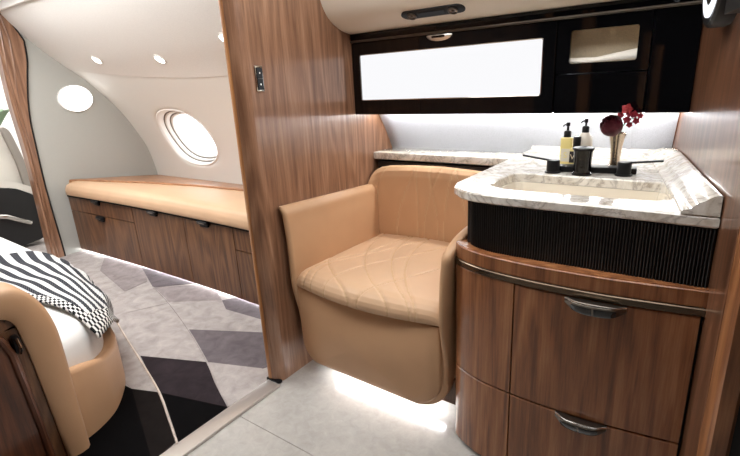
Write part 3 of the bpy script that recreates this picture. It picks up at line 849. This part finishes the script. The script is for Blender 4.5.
for x, z, s_ in prs:
    k = max(0, (z - .70) / .1); back_y = lerp(1.94, 1.94, k); y0 = 1.262 + s_ + .16 * max(0, k) ** 1.2; w_ = interp([(.2, .009), (.5, .012), (.7, .018)], z)
    R.append([(x + w_ * math.cos(a), y0 + w_ - w_ * math.sin(a), z) for a in [PI * q / 6 for q in range(7)]] + [(x - w_, back_y, z), (x + w_, back_y, z)])
R.append([(lerp(px, prs[-1][0], .5), py, pz + .010) for px, py, pz in R[-1]])
arm_r.loft(R, 0); obj('armrest', arm_r, 'tan', t, angle=60)

# front panel with rounded lower corners and the band that frames it
def rr(x0, x1, z0, z1, rl, rr_, n=8):
    out = [(x0, z1)]
    out += [(x0 + rl - rl * math.cos(PI / 2 * k / n), z0 + rl - rl * math.sin(PI / 2 * k / n)) for k in range(n + 1)]
    out += [(x1 - rr_ + rr_ * math.sin(PI / 2 * k / n), z0 + rr_ - rr_ * math.cos(PI / 2 * k / n)) for k in range(n + 1)]
    out += [(x1, z1)]; return out
def panel(x0, x1, z0, z1, rl, r2, d, th, bulge):
    o_ = rr(x0, x1, z0, z1, rl, r2); C = ((x0 + x1) / 2, (z0 + z1) / 2); m_ = MB(); rings = []
    def pt(p, s_, dd):
        x = lerp(p[0], C[0], s_); z = lerp(p[1], C[1], s_); return (x, fr_y(x) + dd, z)
    rings.append([pt(p, 0, d + th) for p in o_]); rings.append([pt(p, 0, d + .006) for p in o_])
    rings.append([pt(p, .02, d) for p in o_])
    for s_ in (.15, .4, .7, .97): rings.append([pt(p, s_, d - bulge * math.sin(PI / 2 * s_)) for p in o_])
    m_.loft(rings, 0); return m_
obj('front_panel', panel(-1.350, -.666, .098, .432, .09, .10, .002, .04, .006), 'tan', t, angle=50)
obj('panel_band', panel(-1.366, -.644, .080, .40, .10, .115, .020, .06, 0), 'tan', t, angle=50)
mb = MB(); mb.box(-1.31, -.735, 1.36, 1.96, .082, .42, 0, .01, 2); obj('seat_box', mb, 'dark', t)
mb = MB(); mb.box(-1.37, -.64, 1.985, 2.02, .0, .86); obj('back_panel', mb, 'flute', t)
mb = MB(); mb.box(-1.24, -.70, 1.375, 1.405, .070, .080, 0); obj('light_strip', mb, 'led_floor', t)

# ================================================================== VANITY
t = thing('vanity_cabinet', (-.28, 1.6, 0), 'walnut vanity cabinet with curved front and two drawers under the marble countertop', 'cabinet')
VF = [(.051, 1.254), (-.062, 1.238), (-.172, 1.226), (-.297, 1.224), (-.39, 1.229), (-.49, 1.243), (-.566, 1.270), (-.606, 1.298), (-.622, 1.335), (-.626, 1.42), (-.626, 1.95)]
vf = sm([(a, b) for a, b in VF], 8)
def cut(path, x0, x1):
    """the front path between two X values (front only) with exact ends"""
    pts = [p for p in path if x0 < p[0] < x1 and p[1] < 1.30]
    def at(x):
        for a, b in zip(path, path[1:]):
            if min(a[0], b[0]) <= x <= max(a[0], b[0]) and a[0] != b[0]:
                q = (x - a[0]) / (b[0] - a[0]); return (x, lerp(a[1], b[1], q))
        return path[0] if x > path[0][0] else path[-1]
    return [at(x1)] + pts + [at(x0)]
def wallpath(path, z0, z1, d_out, th, mi=0, mbx=None):
    """a curved slab standing on a plan path"""
    m_ = mbx or MB(); o_ = offset2(path, -d_out); i_ = offset2(path, -d_out + th)
    e = .0025
    oo = offset2(path, -d_out + e)
    # travel is right to left, so 'left of travel' points to the camera: flip signs
    o_ = offset2(path, d_out); i_ = offset2(path, d_out - th); oo = offset2(path, d_out - e)
    m_.loft([[(*oo[k], z0), (*o_[k], z0 + e), (*o_[k], z1 - e), (*oo[k], z1), (*i_[k], z1), (*i_[k], z0)] for k in range(len(path))], mi); return m_
# body (recessed behind the fronts)
body = offset2(vf, -.016)
mb = MB(); mb.prism([(*p, .012) for p in body] + [(wall_x(1.95), 1.95, .012)], (0, 0, .716)); obj('carcass', mb, 'gap', t)
ZS, ZT = .308, .689
xs_ = -.396
side = [p for p in vf if p[0] <= xs_]
side = [cut(vf, xs_, .06)[-1]] + side
for z0, z1, nm in ((.012, ZS, 'corner_door'), (ZS, ZT - .008, 'corner_door')):
    mb = wallpath([(side[0][0] - .002, side[0][1])] + side[1:], z0 + .002, z1 - .002, 0, .014); obj(nm, mb, 'wood2', t)
fr = cut(vf, xs_ + .003, .043)
lo = obj('drawer', wallpath(fr, .014, ZS - .002, 0, .014), 'wood2', t)
up = obj('drawer', wallpath(fr, ZS + .002, ZT - .012, 0, .014), 'wood2', t)
# bronze strip and the wooden rim above it
obj('trim_strip', wallpath(vf[:-3], ZT - .010, ZT + .011, .003, .02), 'bronze', t)
obj('rim', wallpath(vf, ZT + .012, .745, .0, .05), 'wood2', t)
mb = MB(); mb.prism([(*p, .728) for p in offset2(vf, -.006)] + [(wall_x(1.95), 1.95, .728)], (0, 0, .0185)); obj('shelf_top', mb, 'wood2', t)
# fluted black band
BF = [(.046, 1.270), (-.07, 1.270), (-.18, 1.269), (-.303, 1.269), (-.42, 1.270), (-.49, 1.277), (-.545, 1.298), (-.572, 1.33), (-.578, 1.38), (-.578, 1.95)]
bf = sm(BF, 10)
L = [0]
for a, b in zip(bf, bf[1:]): L.append(L[-1] + math.hypot(b[0] - a[0], b[1] - a[1]))
def bat(s_):
    for k in range(len(bf) - 1):
        if s_ <= L[k + 1]:
            q = (s_ - L[k]) / (L[k + 1] - L[k]); a, b = bf[k], bf[k + 1]
            d = Vector((b[0] - a[0], b[1] - a[1])).normalized(); return (lerp(a[0], b[0], q), lerp(a[1], b[1], q)), d
    a, b = bf[-2], bf[-1]; return bf[-1], Vector((b[0] - a[0], b[1] - a[1])).normalized()
pitch = .0072; tot = min(L[-1], .86); nfl = int(tot / pitch); out = []
for k in range(nfl):
    for q in (0, .12, .3, .5, .7, .88):
        p, d = bat((k + q) * pitch); n = (-d.y, d.x); h = .0034 * (math.sin(PI * min(1, max(0, (q - .06) / .88)))) if q else -.0012
        out.append((p[0] + n[0] * h, p[1] + n[1] * h))
mb = MB(); inn = [(bat(L[-1] * 0 + min(tot, nfl * pitch) * (1 - k / 40)), k) for k in range(41)]
inn = [(p[0] - n[0], p[1] - n[1]) for p, n in [(pd[0], (-pd[1].y * .012, pd[1].x * .012)) for pd, k in inn]]
mb.loft([[(x, y, z) for x, y in out] + [(x, y, z) for x, y in inn] for z in (.7455, .891)], 0)
obj('fluted_band', mb, 'flute', t, angle=25)
# side filler behind the seat arm and toe light
mb = MB(); mb.box(-.72, -.632, 1.352, 1.37, .085, .195, 0, .003, 1); obj('side_filler', mb, 'wood3', t)
# handles: pull cups with smoked insets
def vpull(x, z, w, h, parent):
    """crescent cup pull: gunmetal body, polished top lip and two smoked insets, one mesh"""
    yf = lambda xx: cut(vf, xx, .05)[-1][1]
    m_ = MB(); n = 18; R = []; zt_ = z + h * .5; D = .030; lip = []
    for i in range(n + 1):
        q = i / n - .5; xx = x + q * w; k = max(.10, 1 - abs(2 * q) ** 3.2); dp = D * max(.25, (1 - abs(2 * q) ** 4)) ; y = yf(xx)
        zb_ = zt_ - h * (.30 + .70 * k ** .8)
        R.append([(xx, y + .001, zt_), (xx, y - dp * .8, zt_ + .001), (xx, y - dp, zt_ - .004), (xx, y - dp * .98, zt_ - h * .30), (xx, y - dp * .55, lerp(zt_ - h * .3, zb_, .85)), (xx, y + .001, zb_)])
        lip.append((xx, y - dp * .93, zt_ - .001))
    m_.loft(R, 0); m_.tube(lip, .0024, 8, 1)
    for q0, q1 in ((-.37, -.02), (.015, .36)):
        S = []
        for i in range(9):
            q = lerp(q0, q1, i / 8); xx = x + q * w; k = max(.10, 1 - abs(2 * q) ** 3.2); dp = D * max(.25, (1 - abs(2 * q) ** 4)); y = yf(xx)
            zb_ = zt_ - h * (.30 + .70 * k ** .8); z1 = zt_ - h * .24; z2 = lerp(zt_ - h * .3, zb_, .80)
            S.append([(xx, y - dp * .99 - .0012, z1), (xx, y - dp * .98 - .0014, zt_ - h * .32), (xx, y - dp * .58 - .0014, z2), (xx, y - dp * .4, z2), (xx, y - dp * .7, z1)])
        m_.loft(S, 2)
    return obj('handle', m_, ['gun', 'chrome', 'gloss'], parent)
vpull(-.182, .656, .146, .040, up); vpull(-.190, .288, .134, .040, lo)

# ================================================================== COUNTERTOP
CT, CB = .924, .895
t = thing('countertop', (-.4, 1.7, CB), 'veined cream marble countertop with a sink cutout and a ledge behind the seat', 'countertop')
def front_pts():
    P = [(wall_x(1.26) - .002, 1.260), (-.03, 1.261), (-.11, 1.262), (-.20, 1.263), (-.304, 1.263), (-.395, 1.263), (-.47, 1.264), (-.54, 1.270), (-.590, 1.291), (-.635, 1.338), (-.650, 1.378)]
    return P
out = front_pts() + [(-.648, 2.18), (wall_x(2.18) - .002, 2.175)]
hole = [(-.54, 1.41), (-.50, 1.365), (-.44, 1.348), (-.12, 1.358), (-.075, 1.384), (-.056, 1.41), (-.072, 1.56), (-.092, 1.59), (-.13, 1.60), (-.46, 1.602), (-.51, 1.595), (-.532, 1.565)]
hole = [(p.x, p.y) for p in catmull([(a, b, 0) for a, b in hole], 4, True)]
def shrink(P, d):
    n = len(P); o_ = []
    for i in range(n):
        a, b, c = Vector(P[i - 1]), Vector(P[i]), Vector(P[(i + 1) % n]); e1 = (b - a).normalized(); e2 = (c - b).normalized()
        nn = Vector((-(e1.y + e2.y), e1.x + e2.x)).normalized(); k = d / max(.5, nn.dot(Vector((-e1.y, e1.x))))
        o_.append((b.x + nn.x * k, b.y + nn.y * k))
    return o_
area = sum(a[0] * b[1] - b[0] * a[1] for a, b in zip(out, out[1:] + out[:1]))
sg = 1 if area > 0 else -1
ah = sum(a[0] * b[1] - b[0] * a[1] for a, b in zip(hole, hole[1:] + hole[:1])); sh = 1 if ah > 0 else -1
mb = MB()
ob = shrink(out, sg * .003); ot = shrink(out, sg * .006); hb = shrink(hole, -sh * .004)
no, nh = len(out), len(hole)
def layer(o_, h_, z, flip):
    P = [[Vector((*p, 0)) for p in o_], [Vector((*p, 0)) for p in h_]]
    tri = tessellate_polygon(P); mb.add([(*p, z) for p in o_] + [(*p, z) for p in h_], [tuple(reversed(q)) if flip else q for q in tri])
layer(ot, hb, CT, False); layer(ob, hole, CB, True)
mb.loft([[(*p, CB) for p in ob], [(*p, CB + .004) for p in out], [(*p, CT - .006) for p in out], [(*p, CT) for p in ot]], 0, False)
mb.loft([[(*p, CT) for p in hb], [(*p, CT - .004) for p in hole], [(*p, CB) for p in hole]], 0, False)
obj('slab', mb, 'marble', t, angle=30)
mb = MB(); mb.box(-1.398, -.6485, 1.985, 2.188, .870, .9045, 0, .004, 2); obj('ledge', mb, 'marble', t)
# upstand with an ogee section, returning along the padded wall
mb = MB()
sec = [(0, .0), (-.072, .0), (-.070, .006), (-.058, .012), (-.048, .024), (-.038, .030), (-.026, .032), (-.018, .040), (-.012, .046), (0, .046)]
sec = [(0, 0)] + [(p.x, p.y) for p in catmull([(-.074, 0, 0), (-.071, .008, 0), (-.056, .013, 0), (-.044, .026, 0), (-.030, .034, 0), (-.020, .042, 0), (-.010, .047, 0), (-.001, .047, 0)], 5)]
path = [(1.26, 1), (1.4, 1), (1.6, 1), (1.8, 1), (1.92, .97), (2.0, .9), (2.06, .8), (2.12, .7)]
mb.loft([[(wall_x(y) - .003 + a * (1.0 + (1 - k) * 1.5), y, CT - .0005 + b * k) for a, b in sec] for y, k in path], 0)
mb.loft([[(x, 2.172 - (y0 * .5), CT - .0005 + b * .6) for y0, b in [(-a, b) for a, b in sec]] for x in (-.11, -.3, -.5, -.64)], 0)
obj('upstand', mb, 'marble', t, angle=50)

# sink bowl
t = thing('sink_basin', (-.3, 1.49, CB - .12), 'cream undermount basin set in the marble countertop', 'sink')
mb = MB(); cen2 = Vector((-.3, 1.485))
def hr(s_, z): return [(lerp(p[0], cen2.x, s_), lerp(p[1], cen2.y, s_), z) for p in hole]
mb.loft([hr(-.05, CB - .0015), hr(.0, CB - .0015), hr(.015, CB - .006), hr(.03, CB - .05), hr(.09, CB - .09), hr(.3, CB - .104), hr(.9, CB - .108)], 0, False)
mb.add(hr(.9, CB - .108), [tuple(range(len(hole)))])
so_ = obj('bowl', mb, 'ceramic', t, closed=False, angle=60)
mb = MB(); mb.lathe([(.001, 0), (.026, 0), (.028, -.003), (.028, -.01), (.001, -.01)], (-.3, 1.49, CB - .102), 24); obj('drain', mb, 'chrome', t)

# ================================================================== FAUCET
t = thing('faucet', (-.30, 1.66, CT), 'black three-piece faucet with a wide bar base and two thin levers', 'faucet')
ang = math.atan2(.048, .238)
Rz = Matrix.Translation((-.293, 1.70, 0)) @ Matrix.Rotation(ang * .6, 4, 'Z')
mb = MB(); mb.box(-.122, .122, -.026, .026, CT + .0005, CT + .020, 0, .004, 2, R=Rz); obj('base_bar', mb, 'black', t)
def valve(x, y, dirx):
    a = MB(); a.lathe([(.001, 0), (.026, 0), (.026, .004), (.021, .006), (.021, .040), (.019, .043), (.001, .043)], (x, y, CT + .0005), 24)
    v_ = obj('valve', a, 'black', t)
    a = MB(); p0 = Vector((x, y, CT + .041)); d = Vector((dirx, .03, .13 if dirx < 0 else .10)).normalized()
    A_ = [p0 - d * .018, p0 + d * .03, p0 + d * .105]
    a.loft([[(p.x, p.y + w, p.z + h) for w, h in ((-.008 * k, -.003), (.008 * k, -.003), (.008 * k, .003), (-.008 * k, .003))] for p, k in zip(A_, (1.2, 1.0, .7))], 0)
    obj('lever', a, 'black', v_)
valve(-.415, 1.645, -1); valve(-.203, 1.668, 1)
mb = MB(); mb.lathe([(.001, 0), (.031, 0), (.031, .006), (.027, .010), (.027, .046), (.029, .074), (.031, .081), (.024, .083), (.001, .083)], (-.322, 1.640, CT + .0005), 28)
sp_ = obj('spout', mb, 'gloss', t)
mb = MB(); mb.lathe([(.001, 0), (.033, 0), (.034, .003), (.032, .006), (.001, .007)], (-.322, 1.640, CT + .0835), 28); obj('spout_cap', mb, 'black', sp_)

# ================================================================== BOTTLES AND FLOWERS
def text(parent, body, mat, loc, size, rotz=0, name='lettering'):
    cu = bpy.data.curves.new(name, 'FONT'); cu.body = body; cu.size = size; cu.extrude = .0004; cu.align_x = 'CENTER'; cu.align_y = 'CENTER'
    cu.materials.append(M[mat])
    tmp = bpy.data.objects.new(name, cu); COL.objects.link(tmp); me = bpy.data.meshes.new_from_object(tmp.evaluated_get(bpy.context.evaluated_depsgraph_get()))
    bpy.data.objects.remove(tmp); o = bpy.data.objects.new(name, me); COL.objects.link(o); o.parent = parent
    o.rotation_euler = (PI / 2, 0, rotz); o.location = Vector(loc) - ROOT[parent.name]; return o
def pump(c, z, t, r, mat='black', h=.055):
    a = MB(); a.lathe([(r, 0), (r, .018), (r * .8, .022), (r * .32, .024), (r * .32, h - .014), (r * .55, h - .013), (r * .55, h), (.001, h)], (c[0], c[1], z), 18)
    a.tube([(c[0], c[1], z + h - .006), (c[0] - .008, c[1] - .012, z + h - .007), (c[0] - .012, c[1] - .020, z + h - .012)], r * .2, 8)
    return obj('pump', a, mat, t)
zc = CT + .0005
c = (-.412, 1.805); t = thing('soap_bottle', (*c, zc), 'clear bottle of yellow soap with a black pump at the left of the faucet', 'bottle', 'toiletry bottles behind the faucet')
mb = MB(); mb.box(c[0] - .020, c[0] + .020, c[1] - .016, c[1] + .016, zc, zc + .100, 0, .006, 3); obj('bottle', mb, 'oil', t)
mb = MB(); mb.box(c[0] - .015, c[0] + .015, c[1] - .0172, c[1] - .0158, zc + .014, zc + .060); obj('label', mb, 'labelw', t)
text(t, 'S', 'oil', (c[0], c[1] - .0176, zc + .036), .030); pump(c, zc + .100, t, .013, h=.052)
c = (-.372, 1.775); t = thing('lotion_bottle', (*c, zc), 'short dark bottle with a black cap and lettered label beside the yellow soap', 'bottle', 'toiletry bottles behind the faucet')
mb = MB(); mb.box(c[0] - .019, c[0] + .019, c[1] - .015, c[1] + .015, zc, zc + .068, 0, .005, 3); obj('bottle', mb, 'oil', t)
mb = MB(); mb.box(c[0] - .0185, c[0] + .0185, c[1] - .0168, c[1] - .0152, zc + .016, zc + .056); obj('label', mb, 'label', t)
text(t, 'VA', 'ink', (c[0], c[1] - .0172, zc + .036), .026)
mb = MB(); mb.lathe([(.001, 0), (.0125, 0), (.0125, .036), (.0115, .038), (.001, .038)], (*c, zc + .068), 20); obj('cap', mb, 'black', t)
c = (-.352, 1.80); t = thing('cream_bottle', (*c, zc), 'round-shouldered white bottle with a black pump behind the spout', 'bottle', 'toiletry bottles behind the faucet')
mb = MB(); mb.lathe([(.001, 0), (.024, 0), (.026, .01), (.026, .085), (.024, .10), (.017, .112), (.012, .118), (.001, .118)], (*c, zc), 28); obj('bottle', mb, 'porcel', t)
pump(c, zc + .117, t, .012, h=.048)

VX, VY = -.25, 1.80
t = thing('flower_vase', (VX, VY, zc), 'slim flared silver vase holding the red flowers', 'vase')
mb = MB(); mb.lathe([(.001, 0), (.026, 0), (.026, .003), (.017, .010), (.0155, .03), (.018, .07), (.023, .10), (.027, .118), (.025, .118), (.020, .09), (.014, .03), (.001, .028)], (VX, VY, zc), 32)
obj('body', mb, 'silver', t)
RC = Vector((VX - .016, VY - .030, zc + .142))
t = thing('burgundy_rose', RC, 'dark burgundy rose leaning over the rim of the silver vase', 'flower', 'flowers in the silver vase')
mb = MB()
for lay, (n, r, op) in enumerate(((3, .012, .1), (4, .020, .25), (5, .028, .4), (5, .034, .6), (6, .037, .85))):
    for k in range(n):
        a0 = 2 * PI * k / n + lay * .7
        def pet(u, v, a0=a0, r=r, op=op, n=n):
            w = (u - .5) * 2 * PI / n * 1.35; a = a0 + w; h = v
            rad = r * (math.sin(PI * (.12 + .55 * h)) ** .7) * (1 - .12 * abs(u - .5) * 2); z = -.030 + .064 * h * (1.15 - op * .35) - .010 * op * h ** 4 - .008 * (2 * (u - .5)) ** 2 * h
            p = Vector((math.cos(a) * rad, math.sin(a) * rad, z)); p = Matrix.Rotation(.65, 3, 'X') @ p
            return RC + Matrix.Rotation(-.25, 3, 'Y') @ p
        mb.grid(pet, 8, 8)
obj('petals', mb, 'rose', t, closed=False, angle=80)
mb = MB(); mb.tube([RC, RC + Vector((.004, .016, -.018)), (VX - .004, VY - .004, zc + .10), (VX, VY, zc + .04)], .0025, 6); obj('stem', mb, 'stem', t)
OC = Vector((VX + .022, VY - .006, zc + .175))
t = thing('orchid_sprig', OC, 'sprig of crimson orchid blooms rising behind the rose in the silver vase', 'flower', 'flowers in the silver vase')
spots_ = [((.000, -.004, .022), .022, 1), ((.022, 0, .004), .016, 0), ((.040, 0, .000), .013, 0), ((.030, -.004, -.016), .014, 0), ((.004, -.010, -.012), .016, 0), ((-.018, 0, .002), .014, 0), ((.012, -.006, -.028), .013, 0), ((.010, -.004, .006), .014, 0)]
for (dx, dy2, dz), r, mi in spots_:
    r *= .86
    C_ = OC + Vector((dx, dy2, dz)); mb = MB(); rot0 = dx * 70
    for k in range(5):
        a = rot0 + 2 * PI * k / 5
        def pt(u, v, a=a, C_=C_, r=r):
            L_ = u * r; w = (v - .5) * r * .95 * math.sin(PI * min(1, .15 + u * .85)); x = math.cos(a) * L_ - math.sin(a) * w; z = math.sin(a) * L_ + math.cos(a) * w
            return C_ + Vector((x, -.006 * math.sin(u * 2.2) + .004 * u + .003 * math.cos(v * PI), z))
        mb.grid(pt, 6, 4)
    mb.sphere(C_ + Vector((0, -.006, 0)), r * .2, 6)
    obj('blossom', mb, 'orchid2' if mi else 'orchid', t, closed=False, angle=80)
mb = MB(); mb.tube([OC + Vector((0, .004, .02)), OC + Vector((.004, .004, -.01)), (VX + .008, VY, zc + .13), (VX + .002, VY, zc + .04)], .002, 6)
mb.tube([OC + Vector((.042, .004, -.0)), OC + Vector((.02, .004, -.01)), OC + Vector((.004, .004, -.012))], .0015, 6); obj('stem', mb, 'stem', t)

# ================================================================== WALL CABINET
t = thing('wall_cabinet', (-.73, 1.95, 1.10), 'black gloss wall cabinet with a mirror pane made to glow like its reflection and a small open niche', 'cabinet')
CY = 1.85
def cx_r(z): return wall_x(CY) - .002
zb, zt = 1.104, 1.428
mb = MB(); mb.prism([(0, CY + .016, zb), (0, CY + .016, zt + .03), (0, 1.95, zt + .03), (0, 1.96, 1.25), (0, 2.05, zb + .004)], (0, 0, 0)) if False else None
mb = MB()
xr = wall_x(CY) - .003
def slab(x0, x1, y0, y1, z0, z1, m_, b=.004): m_.box(x0, x1, y0, y1, z0, z1, 0, b, 2)
# carcass as a shell so the niche is a real recess: bottom, top, left, right, shelf
mb.box(XP1 + .001, xr, CY + .016, 2.045, zb, zb + .018); mb.box(XP1 + .001, xr, CY + .016, 1.99, zt - .012, zt)
mb.box(XP1 + .001, XP1 + .02, CY + .016, 1.99, zb + .018, zt - .012); mb.box(xr - .02, xr, CY + .016, 1.99, zb + .018, zt - .012)
mb.box(-.49, -.472, CY + .016, 1.99, zb + .018, zt - .012)
obj('carcass', mb, 'gloss', t)
def framed(x0, x1, z0, z1, wx0, wx1, wz0, wz1, m_):
    """a door with a rounded rectangular opening"""
    r = .008; n = 5
    def rrect(a0, a1, b0, b1, r):
        return [(a, b) for cx_, cz_, s_ in ((a1 - r, b1 - r, 0), (a0 + r, b1 - r, 1), (a0 + r, b0 + r, 2), (a1 - r, b0 + r, 3)) for a, b in [(cx_ + r * math.cos(PI / 2 * (s_ + k / n)), cz_ + r * math.sin(PI / 2 * (s_ + k / n))) for k in range(n + 1)]]
    O = rrect(x0, x1, z0, z1, .003); I = rrect(wx0, wx1, wz0, wz1, r)
    m_.loft([[(a, CY + .015, b) for a, b in O], [(a, CY + .002, b) for a, b in O], [(lerp(a, (x0 + x1) / 2, .004), CY, lerp(b, (z0 + z1) / 2, .01)) for a, b in O], [(a, CY, b) for a, b in I], [(a, CY + .015, b) for a, b in I], [(a, CY + .015, b) for a, b in O]], 0, False)
    return I
mb = MB(); I = framed(XP1 + .002, -.4835, zb, zt - .006, -1.353, -.529, 1.170, 1.369, mb); d = obj('door', mb, 'gloss', t)
mb = MB(); mb.prism([(a, CY + .006, b) for a, b in I], (0, .004, 0)); obj('glowing_mirror_pane', mb, 'mirror_glow', d)  # mirror pane; its white reflection is put in as a glow
mb = MB()
for a, b in zip(I, I[1:] + I[:1]): mb.tube([(a[0], CY - .0005, a[1]), (b[0], CY - .0005, b[1])], .0018, 6)
obj('pane_edge', mb, 'chrome', d)
mb = MB(); I2 = framed(-.4795, -.1885, 1.242, zt - .006, -.4355, -.225, 1.275, 1.384, mb); d2 = obj('door', mb, 'gloss', t)
mb = MB()
for y0, y1, z0, z1 in ((1.94, 1.945, 1.265, 1.40),): mb.box(-.455, -.205, y0, y1, z0, z1)
mb.box(-.455, -.205, CY + .016, 1.94, 1.392, 1.397); mb.box(-.455, -.205, CY + .016, 1.94, 1.262, 1.267); mb.box(-.460, -.455, CY + .016, 1.94, 1.262, 1.397); mb.box(-.205, -.2, CY + .016, 1.94, 1.262, 1.397)
obj('niche_lining', mb, 'niche', t)
mb = MB(); mb.box(-.4795, -.1885, CY, CY + .015, zb, 1.239, 0, .002, 1); obj('flap_door', mb, 'gloss', t)
mb = MB(); mb.box(-.1845, xr, CY, CY + .015, zb, zt - .006, 0, .002, 1); obj('end_door', mb, 'gloss', t)
mb = MB(); mb.box(XP1 + .001, xr, CY - .004, CY + .02, zt + .004, 1.463, 0, .003, 2); obj('cornice', mb, 'gloss', t)
mb = MB(); mb.tube([(XP1 + .004, CY - .004, zt + .001), (xr, CY - .004, zt + .001)], .0055, 10); obj('rail', mb, 'gun', t)
mb = MB(); R = []
for i in range(13):
    q = i / 12; x = lerp(-1.003, -.888, q); k = max(.15, math.sin(PI * q) ** .35); R.append([(x, CY - .001, 1.420), (x, CY - .014 * k, 1.420), (x, CY - .016 * k, 1.414), (x, CY - .001, 1.420 - .024 * k)])
mb.loft(R, 0); h_ = obj('latch_handle', mb, 'steel', t)
mb = MB(); mb.box(-.975, -.916, CY - .0165, CY - .010, 1.408, 1.4165, 0, .002, 1); obj('button', mb, 'gloss', h_)
mb = MB(); mb.box(XP1 + .02, xr - .02, 1.990, 2.004, zb - .010, zb - .001); obj('light_strip', mb, 'led', t)
# folded towel lying in the niche
mb = MB()
def tw(u, v):
    x = lerp(-.450, -.210, u); a = PI * v
    h = interp([(-.45, .030), (-.36, .026), (-.29, .038), (-.21, .050)], x)
    return (x, 1.935 - .062 * math.sin(a) ** .5 - 0.0, 1.2675 + h * (1 - math.cos(a)) / 2)
mb.grid(tw, 30, 12); th2 = obj('folded_towel', mb, 'towel', closed=False, loc=(-.33, 1.9, 1.268)); tag(th2, 'cream folded towel lying in the open niche of the black cabinet', 'towel')
so = th2.modifiers.new('thick', 'SOLIDIFY'); so.thickness = .004; so.offset = -1

# ================================================================== AIR VENT, SWITCH, MIRROR LAMP
def sf_at(y):
    tab = sorted([(p.x, p.y) for p in sfc]); return interp(tab, y)
t = thing('air_vent_panel', (-.92, 1.745, 1.49), 'black oblong panel with two round air nozzles in the cream soffit', 'air vent')
nz = Vector((0, sf_at(1.725) - sf_at(1.765), .04)).normalized()
ty = Vector((0, .04, sf_at(1.765) - sf_at(1.725))).normalized(); nn = Vector((0, ty.z, -ty.y))
c0 = Vector((-.920, 1.742, sf_at(1.742)))
def vp(x, s_, d): return c0 + Vector((x, 0, 0)) + ty * s_ + nn * d
def stad(hw, hh, d, n=8):
    return [vp(sx * (hw - hh) + hh * math.cos(a), hh * math.sin(a) * .95, d) for sx, a in [(1, -PI / 2 + PI * k / n) for k in range(n + 1)] + [(-1, PI / 2 + PI * k / n) for k in range(n + 1)]]
mb = MB(); mb.loft([stad(.135, .026, -.004), stad(.135, .026, .004), stad(.13, .021, .006)], 0); obj('plate', mb, 'black', t)
A = Matrix((Vector((1, 0, 0)), ty, nn)).transposed()
for sx in (-.088, .088):
    mb = MB(); p = vp(sx, 0, .005); mb.lathe([(.019, 0), (.020, .006), (.015, .009), (.012, .004), (.006, .003), (.005, .008), (.001, .009)], p, 24, 0, A); obj('nozzle', mb, 'gun', t)
mb = MB(); mb.loft([[vp(x, s_, d) for s_, d in ((-.013, .005), (-.013, .008), (.013, .008), (.013, .005))] for x in (-.055, .055)], 0); obj('reading_lens', mb, 'black', t)

t = thing('switch_plate', (XP1, 1.265, 1.28), 'small black two-button switch plate on the walnut partition', 'switch')
SY, SZ = 1.268, 1.283
mb = MB(); mb.box(XP1, XP1 + .006, SY - .019, SY + .019, SZ - .047, SZ + .047, 0, .003, 2); obj('bezel', mb, 'chrome', t)
for k in (-1, 1):
    mb = MB(); mb.box(XP1 + .004, XP1 + .0085, SY - .015, SY + .015, SZ + k * .0205 - .020, SZ + k * .0205 + .0205, 0, .002, 1); b_ = obj('button', mb, 'gloss', t)
    mb = MB(); mb.box(XP1 + .008, XP1 + .0092, SY - .0028, SY + .0028, SZ + k * .0205 - .0028, SZ + k * .0205 + .0028, 0, .0005, 1); obj('icon', mb, 'white', b_)

t = thing('ring_mirror', (wall_x(1.5), 1.5, 1.46), 'black round mirror with a glowing white ring high on the right wall', 'mirror')
th_ = math.atan(.176)
wn = Vector((-1, -.176, 0)).normalized(); wt = Vector((-.176, 1, 0)).normalized(); up_ = Vector((0, 0, 1))
A = Matrix((wt, up_, wn)).transposed(); CC_ = Vector((wall_x(1.50), 1.50, 1.455))
mb = MB(); mb.lathe([(.001, .0), (.118, .0), (.122, .01), (.122, .040), (.116, .046), (.104, .044), (.001, .042)], CC_, 48, 0, A); obj('housing', mb, 'black', t)
mb = MB(); mb.lathe([(.070, .043), (.070, .048), (.098, .048), (.098, .043)], CC_, 48, 0, A); mb.f = mb.f[:-2] if len(mb.f[-1]) > 4 else mb.f; mb.m = mb.m[:len(mb.f)]; obj('light_ring', mb, 'ring', t)
mb = MB(); mb.lathe([(.001, .043), (.069, .043), (.069, .047), (.001, .047)], CC_, 40, 0, A); obj('glass', mb, 'gloss', t)
t = thing('overhead_box', (wall_x(1.3), 1.3, 1.36), 'black overhead box along the right wall beside the ring mirror', 'wall box')
mb = MB(); mb.prism([(wall_x(1.372) - .002, 1.372, 1.352), (wall_x(1.08) - .002, 1.08, 1.352), (wall_x(1.08) - .035, 1.08, 1.352), (wall_x(1.372) - .035, 1.372, 1.352)], (0, 0, .58)); obj('case', mb, 'black', t)

# ------------------------------------------------------------------ world, view
w = bpy.data.worlds.new('daylight'); SC.world = w; w.use_nodes = True
w.node_tree.nodes['Background'].inputs[0].default_value = (1, 1, 1, 1); w.node_tree.nodes['Background'].inputs[1].default_value = 3.0
SC.view_settings.view_transform = 'Standard'; SC.view_settings.look = 'None'; SC.view_settings.exposure = 0.0; SC.view_settings.gamma = 1
SC.view_settings.use_curve_mapping = False
